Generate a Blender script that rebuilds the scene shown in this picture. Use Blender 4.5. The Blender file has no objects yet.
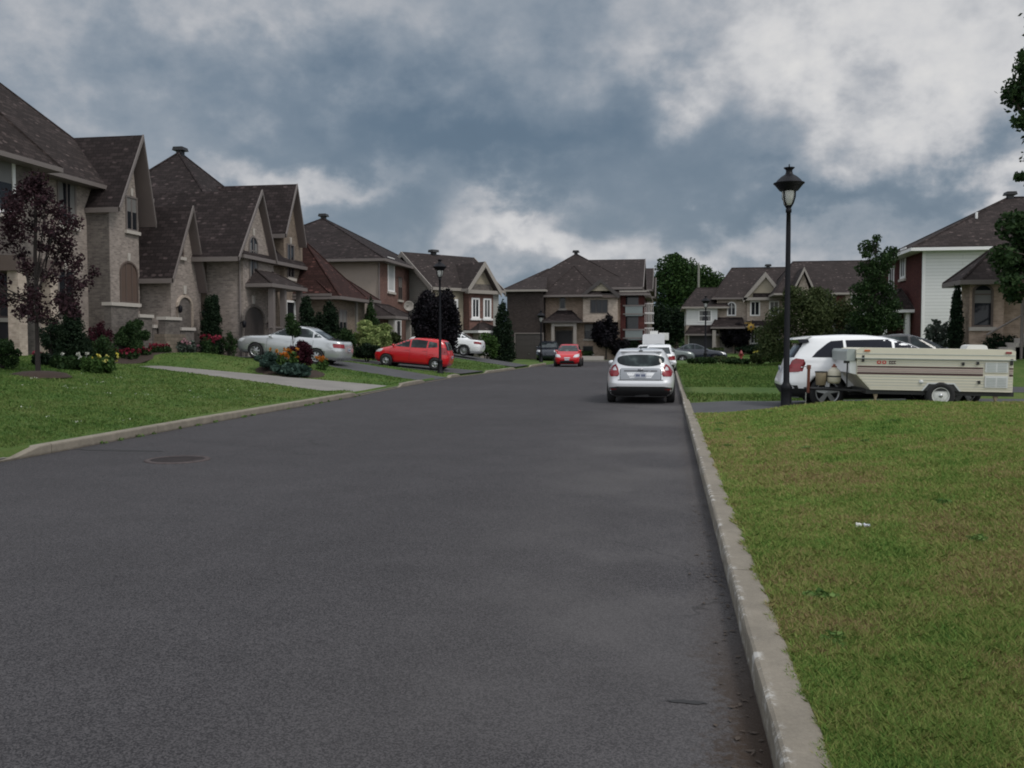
import bpy, bmesh, math, random
import numpy as np
from mathutils import Vector, Matrix, Euler

R = math.radians
random.seed(7)
rng = np.random.default_rng(11)
S = bpy.context.scene
COL = S.collection

# ------------------------------------------------------------------ camera
F = 920.0
EYE = Vector((0, 0, 1.65))
EUL = Euler((R(90 - 2.61), 0, R(9.56)))
cd = bpy.data.cameras.new('camera')
cd.sensor_width = 36
cd.lens = 36 * F / 1024
cd.clip_start = .05
cd.clip_end = 3000
cam = bpy.data.objects.new('camera', cd)
COL.objects.link(cam)
cam.location = EYE
cam.rotation_euler = EUL
S.camera = cam
RM = EUL.to_matrix()

# ------------------------------------------------------------------ light
SUN_EL, SUN_AZ = 52, 118        # azimuth clockwise from +Y
sd = bpy.data.lights.new('sun', 'SUN')
sd.energy = 1.5
sd.angle = R(16)
sd.color = (1, .96, .9)
sun = bpy.data.objects.new('sun', sd)
COL.objects.link(sun)
sdir = Vector((math.sin(R(SUN_AZ)) * math.cos(R(SUN_EL)), math.cos(R(SUN_AZ)) * math.cos(R(SUN_EL)), math.sin(R(SUN_EL))))
sun.rotation_euler = sdir.to_track_quat('Z', 'Y').to_euler()
sun.location = sdir * 60
S.view_settings.view_transform = 'Standard'
S.view_settings.look = 'None'
S.view_settings.exposure = 0.0
S.view_settings.gamma = 1
S.view_settings.use_curve_mapping = False
S.render.engine = 'CYCLES'
try:
    S.cycles.filter_width = 1.9
    S.cycles.max_bounces = 5
    S.cycles.transparent_max_bounces = 8
except Exception:
    pass

def fog(*a): pass

# ---- world: blue-grey sky under a broken deck of storm cloud
W = bpy.data.worlds.new('World')
S.world = W
W.use_nodes = True
wt = W.node_tree
wt.nodes.clear()

class NT:
    """tiny node-tree helper"""
    def __init__(s, t): s.t = t
    def n(s, typ, **k):
        o = s.t.nodes.new(typ)
        for a, b in k.items(): setattr(o, a, b)
        return o
    def set(s, sock, v):
        if v is None: return
        if hasattr(v, 'is_output') or isinstance(v, bpy.types.NodeSocket): s.t.links.new(v, sock)
        else: sock.default_value = v
    def m(s, op, a, b=None, c=None, clamp=False):
        o = s.n('ShaderNodeMath', operation=op, use_clamp=clamp)
        s.set(o.inputs[0], a); s.set(o.inputs[1], b); s.set(o.inputs[2], c)
        return o.outputs[0]
    def vm(s, op, a, b=None, out=0):
        o = s.n('ShaderNodeVectorMath', operation=op)
        s.set(o.inputs[0], a); s.set(o.inputs[1], b)
        return o.outputs[out]
    def mix(s, f, a, b, blend='MIX'):
        o = s.n('ShaderNodeMix', data_type='RGBA', blend_type=blend)
        s.set(o.inputs[0], f)
        for i, v in ((6, a), (7, b)):
            if isinstance(v, tuple) and len(v) == 3: v = v + (1,)
            s.set(o.inputs[i], v)
        return o.outputs[2]
    def noise(s, vec, scale, detail=4, rough=.55, dist=0, out=0):
        o = s.n('ShaderNodeTexNoise')
        s.set(o.inputs['Vector'], vec); o.inputs['Scale'].default_value = scale
        o.inputs['Detail'].default_value = detail; o.inputs['Roughness'].default_value = rough
        o.inputs['Distortion'].default_value = dist
        return o.outputs[out]
    def ramp(s, f, pts):
        o = s.n('ShaderNodeValToRGB')
        e = o.color_ramp.elements
        while len(e) < len(pts): e.new(.5)
        for q, (p, c) in zip(e, pts):
            q.position = p
            q.color = c + (1,) if isinstance(c, tuple) else (c, c, c, 1)
        s.set(o.inputs[0], f)
        return o.outputs[0]
    def step(s, x, a, b):          # smoothstep
        o = s.n('ShaderNodeMapRange', interpolation_type='SMOOTHSTEP')
        s.set(o.inputs[0], x); o.inputs[1].default_value = a; o.inputs[2].default_value = b
        return o.outputs[0]

w = NT(wt)
tc = w.n('ShaderNodeTexCoord').outputs['Generated']
sky = w.n('ShaderNodeTexSky', sky_type='NISHITA', sun_disc=False)
sky.sun_elevation = R(SUN_EL); sky.sun_rotation = R(SUN_AZ)
sky.air_density = 1.2; sky.dust_density = 2
sx = w.n('ShaderNodeSeparateXYZ'); w.set(sx.inputs[0], tc)
dx, dy, dz = sx.outputs
# azimuth measured from the street direction, elevation, both in degrees
az = w.m('MULTIPLY', w.m('ARCTAN2', dx, dy), 57.2958)
el = w.m('MULTIPLY', w.m('ARCSINE', dz), 57.2958)
# perspective cloud-deck coordinates
den = w.m('ADD', w.m('MAXIMUM', dz, 0.0), .10)
cx = w.m('DIVIDE', dx, den); cy = w.m('DIVIDE', dy, den)
cb = w.n('ShaderNodeCombineXYZ'); w.set(cb.inputs[0], cx); w.set(cb.inputs[1], cy); cb.inputs[2].default_value = 3.3
deck = cb.outputs[0]
ca = w.n('ShaderNodeCombineXYZ'); w.set(ca.inputs[0], w.m('MULTIPLY', az, .058)); w.set(ca.inputs[1], w.m('MULTIPLY', el, .075)); ca.inputs[2].default_value = 1.7
flat = ca.outputs[0]
nw1 = w.noise(flat, 1.4, 5, .5, 0)
nw2 = w.noise(flat, 3.0, 9, .55, .1)
nw4 = w.noise(flat, 9.0, 6, .55, 0)
nw3 = w.noise(deck, .8, 7, .55, .1)
big = w.noise(deck, .35, 4, .5, .2)
wz = w.m('MULTIPLY_ADD', w.m('SUBTRACT', nw1, .5), 20, az)
we = w.m('MULTIPLY_ADD', w.m('SUBTRACT', nw2, .5), 13, el)
def blob(a0, e0, sa, se, slope=0.0):
    u = w.m('DIVIDE', w.m('SUBTRACT', wz, a0), sa)
    e = w.m('SUBTRACT', we, e0)
    if slope: e = w.m('MULTIPLY_ADD', w.m('SUBTRACT', wz, a0), -slope, e)
    v = w.m('DIVIDE', e, se)
    q = w.m('ADD', w.m('MULTIPLY', u, u), w.m('MULTIPLY', v, v))
    return w.m('EXPONENT', w.m('MULTIPLY', q, -1.0))
#PLACE
# image columns 0..1024 lie at azimuth -38.6 .. +19.5 (street = 0), rows 0..342 at elevation 21 .. 0
terms = [
    (blob(9.0, 17.0, 10.5, 7.6), .40), (blob(18, 13, 8, 6.0), .26), (blob(-1.5, 16, 2.5, 4), .14), (blob(17, 9.5, 7, 3), .12),
    (blob(-9.5, 7.4, 5.5, 2.0), .44), (blob(-3, 6.0, 6, 1.8), .20), (blob(-24, 9.6, 6.5, 1.7), .42), (blob(5, 5.2, 9, 1.7), .22), (blob(-14, 3.8, 12, 1.4), .18),
    (blob(-37, 16.5, 14, 7.5), .20), (blob(-20, 20.5, 12, 4), .14),
    (blob(-13, 11.8, 15, 3.4, -.05), -.25), (blob(10, 7.8, 10, 1.5), -.26), (blob(-17, 7.4, 3, 1.6), -.10),
]
v = 0.43
for b, k in terms: v = w.m('MULTIPLY_ADD', b, k, v)
amp = w.m('MULTIPLY_ADD', w.step(v, .38, .74), .60, .34)
nn = w.m('MULTIPLY', w.m('SUBTRACT', nw2, .5), .74)
nn = w.m('MULTIPLY_ADD', w.m('SUBTRACT', nw4, .5), .42, nn)
nn = w.m('MULTIPLY_ADD', w.m('SUBTRACT', nw1, .5), .30, nn)
v = w.m('MULTIPLY_ADD', nn, amp, v)
v = w.m('MULTIPLY_ADD', w.m('SUBTRACT', nw3, .5), .12, v)
ccol = w.ramp(v, [(0.0, (.085, .128, .180)), (.22, (.115, .165, .226)), (.42, (.190, .240, .300)), (.56, (.280, .322, .375)), (.70, (.42, .44, .475)), (.86, (.60, .605, .62)), (1.0, (.70, .695, .69))])
# overhead and behind the camera the deck is thinner and brighter
thin = w.m('MAXIMUM', w.step(el, 24, 60), w.step(w.m('MULTIPLY', dy, -1.0), -.45, .35))
over = w.mix(big, (.75, .82, .9), (1.5, 1.5, 1.5))
ccol = w.mix(w.m('MULTIPLY', thin, .85), ccol, over)
nish = w.vm('SCALE', sky.outputs[0]); wt.nodes[-1].inputs['Scale'].default_value = .09
cov = w.m('MULTIPLY_ADD', v, .2, .84, clamp=True)
ccol = w.mix(cov, nish, ccol)
bg = w.n('ShaderNodeBackground'); w.set(bg.inputs[0], ccol); bg.inputs[1].default_value = 1.0
wo = w.n('ShaderNodeOutputWorld'); wt.links.new(bg.outputs[0], wo.inputs[0])

# ------------------------------------------------------------------ sight lines: a pixel's ray met with a real plane
def ray(px, py):
    return RM @ Vector(((px - 512) / F, (384 - py) / F, -1))
def hitX(px, py, X):
    d = ray(px, py); t = X / d.x
    return Vector((X, d.y * t, EYE.z + d.z * t))
def hitY(px, py, Y):
    d = ray(px, py); t = Y / d.y
    return Vector((d.x * t, Y, EYE.z + d.z * t))
def hitZ(px, py, z):
    d = ray(px, py); t = (z - EYE.z) / d.z
    return Vector((d.x * t, d.y * t, z))
def hitG(px, py):
    """where a sight line meets the ground"""
    d = ray(px, py); t = 2.0
    while t < 400:
        p = EYE + d * t
        if p.z <= gz(p.x, p.y): return p
        t += .05 if t < 60 else .3
    return EYE + d * 400

# ------------------------------------------------------------------ ground heights
def sm(u):
    u = min(1, max(0, u)); return u * u * (3 - 2 * u)
DRIVES = [  # name, x0, x1, y0, y1, height as a function of distance from the kerb, material key
    ('driveway', -34, -9.8, 8.0, 11.4, lambda d: .04 + .07 * min(d, 12), 'drive_grey'),
    ('driveway', -19.2, -9.8, 27.0, 32.0, lambda d: .05 + .078 * min(d, 9), 'drive_grey'),
    ('driveway', -19.5, -9.8, 36.3, 40.6, lambda d: .05 + .15 * min(d, 4.5) + .065 * max(0, min(d - 4.5, 4)), 'drive_dark'),
    ('driveway', -17.0, -9.8, 43.0, 47.0, lambda d: .14 + .09 * min(d, 8), 'drive_dark'),
    ('driveway', -19.0, -9.8, 54.6, 59.2, lambda d: .16 + .15 * min(d, 5), 'drive_dark'),
    ('driveway', .46, 18, 20.3, 24.3, lambda d: 0.06 + .07 * min(1, d) + .03 * max(0, min(d - 2, 4)), 'drive_dark'),
    ('driveway', 4.6, 15, 26.9, 30.2, lambda d: .16 + .03 * min(d, 4), 'drive_dark'),
]
KL = [(-30, -9.05), (12, -9.0), (17, -9.15), (26, -9.25), (34, -9.6), (42, -9.75), (50, -9.1), (63, -8.65), (80, -8.4), (900, -8.4)]
def kl(Y):
    return float(np.interp(Y, [p[0] for p in KL], [p[1] for p in KL]))
KR = .42
def base_gz(X, Y):
    if 69.6 < Y < 77.6 and X > -8.6: return -.06
    if X < kl(Y) - .1:
        d = kl(Y) - .2 - X
        k = 1 - .62 * sm((Y - 50) / 14) - .3 * sm((Y - 66) / 12)
        return .13 + k * 1.07 * min(1, max(0, d) / 8.8) ** .92
    if Y >= 77.6:
        return .13 + .45 * sm((Y - 78) / 9) * sm((X + 3) / 4)
    if X > KR + .1:
        d = X - .6
        near = .13 + .31 * sm(d / 3.4) * sm(Y / 15)
        far = .15 + .05 * sm((Y - 26) / 4) + .95 * sm((X - 5) / 9) * sm((Y - 29) / 5) * (1 - .4 * sm((Y - 60) / 25)) + .12 * sm((Y - 40) / 45) * (1 - sm((X - 5) / 9))
        t = sm((Y - 20) / 4)
        return near * (1 - t) + far * t
    return -.06
def in_drive(X, Y, pad=0):
    for d in DRIVES:
        if d[1] - pad <= X <= d[2] + pad and d[3] - pad <= Y <= d[4] + pad: return d
    return None
def dz_(d, X, Y=30): return d[5](max(0, kl(Y) - .2 - X) if X < 0 else max(0, X - .6))
def gz(X, Y):
    b = base_gz(X, Y)
    if kl(Y) - .1 <= X <= KR + .1: return b
    for d in DRIVES:
        if d[1] <= X <= d[2] or (X < d[1] and d[1] - X < 2.5 and X > -34) :
            W_ = 1.6 if d[1] < 0 else .45
            if d[3] - W_ < Y < d[4] + W_:
                g = dz_(d, max(X, d[1]) if X < 0 else X, Y)
                o = max(d[3] - Y, Y - d[4], d[1] - X, 0) / W_
                b = g * (1 - sm(o)) + b * sm(o)
    return b

# ------------------------------------------------------------------ object helpers
def link(o, parent=None):
    COL.objects.link(o)
    if parent is not None: o.parent = parent
    return o
def tag(o, label=None, cat=None, group=None, kind=None):
    if label: o['label'] = label
    if cat: o['category'] = cat
    if group: o['group'] = group
    if kind: o['kind'] = kind
    return o
def empty(name, loc, rz=0, label=None, cat=None, group=None):
    o = bpy.data.objects.new(name, None)
    o.empty_display_size = .2
    link(o); o.location = loc; o.rotation_euler = (0, 0, rz)
    return tag(o, label, cat, group)
def copy_tree(o, parent=None):
    c = o.copy(); COL.objects.link(c); c.parent = parent
    for ch in list(o.children): copy_tree(ch, c)
    return c

class MB:
    """collects faces; build() links them as one mesh with metre-scaled UVs that follow each face"""
    def __init__(s): s.v = []; s.f = []; s.s = []; s.mi = []; s.cur = 0
    def add(s, vs, fs, smooth=False):
        b = len(s.v); s.v += [tuple(p) for p in vs]
        for f in fs: s.f.append([b + i for i in f]); s.s.append(smooth); s.mi.append(s.cur)
        return s
    def box(s, x0, x1, y0, y1, z0, z1):
        vs = [(x0, y0, z0), (x1, y0, z0), (x1, y1, z0), (x0, y1, z0), (x0, y0, z1), (x1, y0, z1), (x1, y1, z1), (x0, y1, z1)]
        return s.add(vs, [(0, 3, 2, 1), (4, 5, 6, 7), (0, 1, 5, 4), (1, 2, 6, 5), (2, 3, 7, 6), (3, 0, 4, 7)])
    def slab(s, poly, t, d=(0, 0, -1)):
        n = len(poly); d = Vector(d) * t
        vs = [tuple(p) for p in poly] + [tuple(Vector(p) + d) for p in poly]
        fs = [tuple(range(n)), tuple(reversed(range(n, 2 * n)))] + [(i, n + i, n + (i + 1) % n, (i + 1) % n) for i in range(n)]
        return s.add(vs, fs)
    def prism(s, poly, axis, a, b):
        """poly in the plane across axis ('x': (y,z), 'y': (x,z), 'z': (x,y))"""
        def P(p, q): return {'x': (q, p[0], p[1]), 'y': (p[0], q, p[1]), 'z': (p[0], p[1], q)}[axis]
        n = len(poly)
        return s.add([P(p, a) for p in poly] + [P(p, b) for p in poly],
                     [tuple(range(n)), tuple(reversed(range(n, 2 * n)))] + [(i, n + i, n + (i + 1) % n, (i + 1) % n) for i in range(n)])
    def tube(s, pts, r, n=10, cap=True, smooth=True):
        pts = [Vector(p) for p in pts]; rs = r if isinstance(r, (list, tuple)) else [r] * len(pts)
        vs = []; fs = []
        for i, p in enumerate(pts):
            d = (pts[min(i + 1, len(pts) - 1)] - pts[max(i - 1, 0)]).normalized()
            a = d.orthogonal().normalized() if abs(d.z) < .95 else Vector((1, 0, 0)).cross(d).normalized()
            if abs(d.z) < .95: a = d.cross(Vector((0, 0, 1))).normalized()
            b = d.cross(a)
            for k in range(n):
                t = 2 * math.pi * k / n
                vs.append(p + (a * math.cos(t) + b * math.sin(t)) * rs[i])
        for i in range(len(pts) - 1):
            for k in range(n):
                fs.append((i * n + k, i * n + (k + 1) % n, (i + 1) * n + (k + 1) % n, (i + 1) * n + k))
        s.add(vs, fs, smooth)
        if cap: s.add(vs[:n], [tuple(reversed(range(n)))]); s.add(vs[-n:], [tuple(range(n))])
        return s
    def lathe(s, prof, c=(0, 0, 0), n=20, axis='z', smooth=True):
        vs = []; fs = []
        for r_, h in prof:
            for k in range(n):
                t = 2 * math.pi * k / n; a, b = r_ * math.cos(t), r_ * math.sin(t)
                p = {'z': (a, b, h), 'y': (a, h, b), 'x': (h, a, b)}[axis]
                vs.append((p[0] + c[0], p[1] + c[1], p[2] + c[2]))
        for i in range(len(prof) - 1):
            for k in range(n):
                fs.append((i * n + k, i * n + (k + 1) % n, (i + 1) * n + (k + 1) % n, (i + 1) * n + k))
        return s.add(vs, fs, smooth)
    def xf(s, M):
        s.v = [tuple(M @ Vector(p)) for p in s.v]; return s
    def build(s, name, m, parent=None, off=None, normals=True):
        if off is not None: s.v = [(p[0] - off[0], p[1] - off[1], p[2] - off[2]) for p in s.v]
        me = bpy.data.meshes.new(name)
        me.from_pydata(s.v, [], s.f)
        ms = m if isinstance(m, (list, tuple)) else [m]
        for q in ms: me.materials.append(M[q] if isinstance(q, str) else q)
        if normals:
            bm = bmesh.new(); bm.from_mesh(me)
            bmesh.ops.recalc_face_normals(bm, faces=bm.faces)
            bm.to_mesh(me); bm.free()
        me.polygons.foreach_set('use_smooth', s.s)
        if len(ms) > 1: me.polygons.foreach_set('material_index', s.mi)
        uv = me.uv_layers.new(name='UVMap').data
        for p in me.polygons:
            n = p.normal
            if abs(n.z) > .98 or (n.x * n.x + n.y * n.y) < 1e-6: u = Vector((1, 0, 0)); v_ = Vector((0, 1, 0))
            else:
                u = Vector((-n.y, n.x, 0)).normalized()
                if abs(u.x) > abs(u.y):
                    if u.x < 0: u = -u
                elif u.y < 0: u = -u
                v_ = n.cross(u)
                if v_.z < 0: v_ = -v_
            for li in p.loop_indices:
                c = me.vertices[me.loops[li].vertex_index].co
                uv[li].uv = (c.dot(u), c.dot(v_))
        me.update()
        return link(bpy.data.objects.new(name, me), parent)

# ------------------------------------------------------------------ materials
M = {}
def new_mat(key):
    m = bpy.data.materials.new(key); m.use_nodes = True; M[key] = m
    m.node_tree.nodes.clear()
    t = NT(m.node_tree)
    b = t.n('ShaderNodeBsdfPrincipled'); o = t.n('ShaderNodeOutputMaterial')
    m.node_tree.links.new(b.outputs[0], o.inputs[0])
    return t, b
def coords(t, kind='Object'): return t.n('ShaderNodeTexCoord').outputs[kind]
def vary(c, k): return tuple(max(0, x * k) for x in c)
def bump(t, b, h, strength=.3, dist=.02):
    n = t.n('ShaderNodeBump'); n.inputs['Strength'].default_value = strength; n.inputs['Distance'].default_value = dist
    t.set(n.inputs['Height'], h); t.set(b.inputs['Normal'], n.outputs[0])
def simple(key, c, rough=.6, metal=0, var=.12, scale=3, spec=.5, coat=0, bmp=0, bscale=60):
    t, b = new_mat(key)
    co = coords(t)
    n = t.noise(co, scale, 5, .6)
    t.set(b.inputs['Base Color'], t.mix(n, vary(c, 1 - var), vary(c, 1 + var)))
    b.inputs['Roughness'].default_value = rough; b.inputs['Metallic'].default_value = metal
    b.inputs['Specular IOR Level'].default_value = spec
    b.inputs['Coat Weight'].default_value = coat; b.inputs['Coat Roughness'].default_value = .06
    if bmp: bump(t, b, t.noise(co, bscale, 3), bmp, .01)
    return t, b
def brick(key, c1, c2, mortar, bw=.2, bh=.075, bumpk=.5, mott=1.0):
    t, b = new_mat(key); uv = coords(t, 'UV')
    k = t.n('ShaderNodeTexBrick'); t.set(k.inputs['Vector'], uv)
    k.inputs['Scale'].default_value = 1; k.inputs['Brick Width'].default_value = bw; k.inputs['Row Height'].default_value = bh
    k.inputs['Mortar Size'].default_value = .008; k.inputs['Bias'].default_value = 0
    k.inputs['Color1'].default_value = c1 + (1,); k.inputs['Color2'].default_value = c2 + (1,); k.inputs['Mortar'].default_value = mortar + (1,)
    n = t.noise(uv, .6, 5, .6); n2 = t.noise(uv, 5.0, 4, .6)
    c = t.mix(.8 * mott, k.outputs[0], t.ramp(n, [(.25, .72), (.75, 1.22)]), 'MULTIPLY')
    c = t.mix(.7 * mott, c, t.ramp(n2, [(.2, .68), (.8, 1.28)]), 'MULTIPLY')
    t.set(b.inputs['Base Color'], c); b.inputs['Roughness'].default_value = .9; b.inputs['Specular IOR Level'].default_value = .2
    bump(t, b, t.m('SUBTRACT', 1.0, k.outputs[1]), bumpk, .01)
def shingle(key, c, k1=.45, k2=1.9):
    t, b = new_mat(key); uv = coords(t, 'UV')
    k = t.n('ShaderNodeTexBrick'); t.set(k.inputs['Vector'], uv)
    k.inputs['Scale'].default_value = 1; k.inputs['Brick Width'].default_value = .33; k.inputs['Row Height'].default_value = .17
    k.inputs['Mortar Size'].default_value = .011; k.inputs['Bias'].default_value = -.35
    k.inputs['Color1'].default_value = vary(c, .85) + (1,); k.inputs['Color2'].default_value = vary(c, k2) + (1,); k.inputs['Mortar'].default_value = vary(c, k1) + (1,)
    # odd pale tabs scattered over the slope
    sc = t.vm('MULTIPLY', uv, (3.0, 5.2, 1))
    vo = t.n('ShaderNodeTexVoronoi'); t.set(vo.inputs['Vector'], sc); vo.inputs['Scale'].default_value = 1.0
    sp = t.n('ShaderNodeSeparateColor'); t.set(sp.inputs[0], vo.outputs['Color'])
    pale = t.m('MULTIPLY', t.step(sp.outputs[0], .78, .90), t.m('SUBTRACT', 1.0, t.step(vo.outputs['Distance'], .25, .42)))
    n = t.noise(uv, .5, 5, .65); n3 = t.noise(uv, 9, 3, .6)
    col = t.mix(t.m('MULTIPLY', pale, .62), k.outputs[0], vary(c, 4.2))
    col = t.mix(.8, col, t.ramp(n, [(.25, .7), (.75, 1.25)]), 'MULTIPLY')
    col = t.mix(.7, col, t.ramp(n3, [(.25, .65), (.75, 1.3)]), 'MULTIPLY')
    t.set(b.inputs['Base Color'], col); b.inputs['Roughness'].default_value = .93; b.inputs['Specular IOR Level'].default_value = .2
    bump(t, b, t.m('SUBTRACT', 1.0, k.outputs[1]), .6, .015)

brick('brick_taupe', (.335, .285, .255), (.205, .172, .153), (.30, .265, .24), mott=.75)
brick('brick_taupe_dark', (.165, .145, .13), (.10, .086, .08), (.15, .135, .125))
brick('brick_beige', (0.437, 0.328, 0.258), (0.312, 0.234, 0.184), (0.390, 0.312, 0.258))
brick('brick_tan', (0.240, 0.190, 0.150), (0.162, 0.126, 0.100), (0.216, 0.180, 0.150))
brick('brick_pale', (0.478, 0.399, 0.335), (0.350, 0.287, 0.240), (0.431, 0.374, 0.319))
brick('brick_red', (0.092, 0.026, 0.022), (0.056, 0.016, 0.016), (0.088, 0.048, 0.044))
brick('brick_rose', (.19, .10, .082), (.12, .065, .055), (.17, .12, .105))
brick('siding_white', (.70, .705, .70), (.68, .685, .68), (.42, .425, .42), 6.0, .18, .6, .12)
brick('siding_grey', (.34, .34, .32), (.32, .32, .3), (.2, .2, .19), 6.0, .14, .6, .2)
brick('siding_cream', (.31, .275, .215), (.30, .265, .205), (.28, .25, .18), 6.0, .16, .6, .2)
brick('paver', (.20, .165, .13), (.15, .125, .1), (.08, .07, .06), .3, .15)
shingle('roof_brown', (.032, .0245, .0235))
shingle('roof_dark', (.0245, .0185, .0185))
shingle('roof_red', (.036, .0165, .0145), .5, 1.5)
shingle('roof_grey', (.036, .028, .027), .6, 1.4)
simple('soffit', (.125, .10, .095), .7)
simple('trim', (.155, .133, .125), .55, var=.1)
simple('trim_pale', (.27, .245, .22), .6, var=.1)
simple('trim_white', (.76, .755, .75), .5, var=.06)
simple('trim_brown', (.10, .075, .065), .5)
simple('stone', (.42, .385, .35), .8, var=.15, scale=8)
simple('stucco', (.30, .25, .215), .9, var=.1, scale=4, bmp=.3)
simple('door_dark', (.022, .02, .024), .45)
simple('garage_brown', (.05, .042, .04), .5)
simple('garage_beige', (.22, .2, .18), .6)
simple('wood_blind', (.10, .068, .055), .6)
simple('curtain', (.42, .42, .42), .85, var=.1)
simple('metal_black', (.006, .006, .009), .5, var=.2, spec=.2)
simple('vent', (.012, .012, .014), .5)
t_, b_ = simple('glass', (.014, .016, .020), .07, var=.3, scale=.7, spec=.32)
t_, b_ = simple('glass_far', (.022, .026, .034), .12, var=.3, spec=.5)
t_, b_ = simple('globe', (.6, .6, .58), .25, var=.05); b_.inputs['Transmission Weight'].default_value = .35
simple('white_plastic', (.62, .62, .6), .4)
simple('pot', (.03, .026, .024), .6)
simple('pole_wood', (.2, .2, .17), .9)
simple('sign_yellow', (.45, .28, .05), .6)
simple('hydrant_red', (.22, .03, .03), .5)
# ---- vehicles
for k, c, r_, me_ in (('paint_silver', (.70, .705, .725), .30, .25), ('paint_white', (.80, .805, .82), .28, 0), ('paint_red', (.52, .010, .016), .25, 0),
                 ('paint_navy', (.012, .016, .028), .25, .1), ('paint_black', (.014, .014, .017), .22, 0), ('paint_grey', (.15, .175, .17), .3, .4), ('paint_silver2', (.50, .515, .53), .26, .5),
                 ('paint_maroon', (.30, .010, .018), .25, 0)):
    simple(k, c, r_, me_, var=.04, scale=2, coat=.6)
simple('tyre', (.014, .014, .015), .85)
simple('plastic_black', (.013, .013, .014), .6)
simple('rim', (.42, .43, .44), .32, .7)
simple('lamp_red', (.22, .008, .014), .2, coat=.4)
simple('lamp_clear', (.55, .56, .58), .15, coat=.8)
simple('lamp_amber', (.45, .10, .02), .3)
simple('plate', (.48, .5, .55), .5)
simple('plate_ink', (.05, .07, .16), .5)
simple('chrome', (.55, .55, .56), .2, .9)
t_, b_ = simple('car_glass', (.008, .013, .014), .06, var=.4, scale=1.5, spec=.28)
t_.set(b_.inputs['Base Color'], t_.ramp(t_.noise(coords(t_), 2.6, 3, .5), [(.42, (.008, .012, .014)), (.56, (.022, .032, .034)), (.68, (.085, .105, .105))]))
t_, b_ = simple('car_glass_tint', (.008, .009, .016), .08, var=.3, spec=.25)
simple('camper_skin', (.60, .565, .465), .5, var=.06, scale=5)
simple('camper_grey', (.34, .37, .36), .5)
simple('camper_vent', (.55, .56, .56), .5)
simple('camper_pink', (.34, .25, .24), .55)
simple('camper_maroon', (.055, .018, .022), .5)
simple('camper_red', (.45, .05, .04), .5)
simple('tank_tan', (.50, .46, .37), .4)
simple('basket_tan', (.34, .27, .19), .8)
simple('frame_black', (.02, .02, .021), .6)
simple('rust', (.16, .05, .03), .8)

# ---- ground
t, b = new_mat('asphalt'); co = coords(t)
n1 = t.noise(co, .12, 5, .6); n2 = t.noise(co, 1.3, 6, .6); n3 = t.noise(co, 85, 3, .7); n4 = t.noise(co, 20, 4, .7)
vo = t.n('ShaderNodeTexVoronoi'); t.set(vo.inputs['Vector'], co); vo.inputs['Scale'].default_value = 140
sp = t.n('ShaderNodeSeparateColor'); t.set(sp.inputs[0], vo.outputs['Color'])
c = t.mix(t.step(sp.outputs[0], .1, .95), (.030, .0285, .0315), (.088, .083, .087))
c = t.mix(.9, c, t.ramp(n3, [(.25, .68), (.75, 1.32)]), 'MULTIPLY')
c = t.mix(.8, c, t.ramp(n1, [(.3, .82), (.7, 1.18)]), 'MULTIPLY')
c = t.mix(.6, c, t.ramp(n2, [(.3, .85), (.7, 1.15)]), 'MULTIPLY')
sx_ = t.n('ShaderNodeSeparateXYZ'); t.set(sx_.inputs[0], co); px_, py_ = sx_.outputs[0], sx_.outputs[1]
# worn pale wheel track and brown silt washed against the kerb near the camera
trk = t.m('MULTIPLY', t.step(t.m('ABSOLUTE', t.m('ADD', px_, t.m('MULTIPLY_ADD', n2, 1.2, .45))), 1.4, .1), .13)
zone = t.m('MULTIPLY', t.step(px_, -1.9, -.2), t.step(t.noise(co, .33, 4, .6), .40, .62))
c = t.mix(t.m('MULTIPLY', zone, .38), c, (.125, .118, .117))
c = t.mix(trk, c, (.105, .098, .096))
oil = t.step(t.noise(co, 1.9, 2, .4), .70, .74)
c = t.mix(t.m('MULTIPLY', oil, .12), c, (.02, .02, .022))
vc = t.n('ShaderNodeTexVoronoi', feature='DISTANCE_TO_EDGE'); t.set(vc.inputs['Vector'], t.vm('ADD', co, t.vm('SCALE', t.noise(co, 1.2, 5, .6, out=1)))); vc.inputs['Scale'].default_value = .11
crk = t.m('MULTIPLY', t.m('SUBTRACT', 1.0, t.step(vc.outputs['Distance'], .0004, .0022)), t.step(t.noise(co, .25, 2), .50, .60))
c = t.mix(t.m('MULTIPLY', crk, .55), c, (.02, .019, .02))
ed = t.m('MULTIPLY_ADD', n4, .5, t.m('MULTIPLY_ADD', n2, .55, px_))
fade = t.m('SUBTRACT', 1.0, t.step(py_, 3.6, 6.0))
silt = t.m('MULTIPLY', t.step(ed, .66, .86), t.m('MULTIPLY_ADD', fade, .75, .12))
c = t.mix(silt, c, (.040, .026, .017))
t.set(b.inputs['Base Color'], c); b.inputs['Roughness'].default_value = .88; b.inputs['Specular IOR Level'].default_value = .2
bump(t, b, t.m('ADD', n3, t.m('MULTIPLY', sp.outputs[1], .8)), .55, .006)

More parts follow.
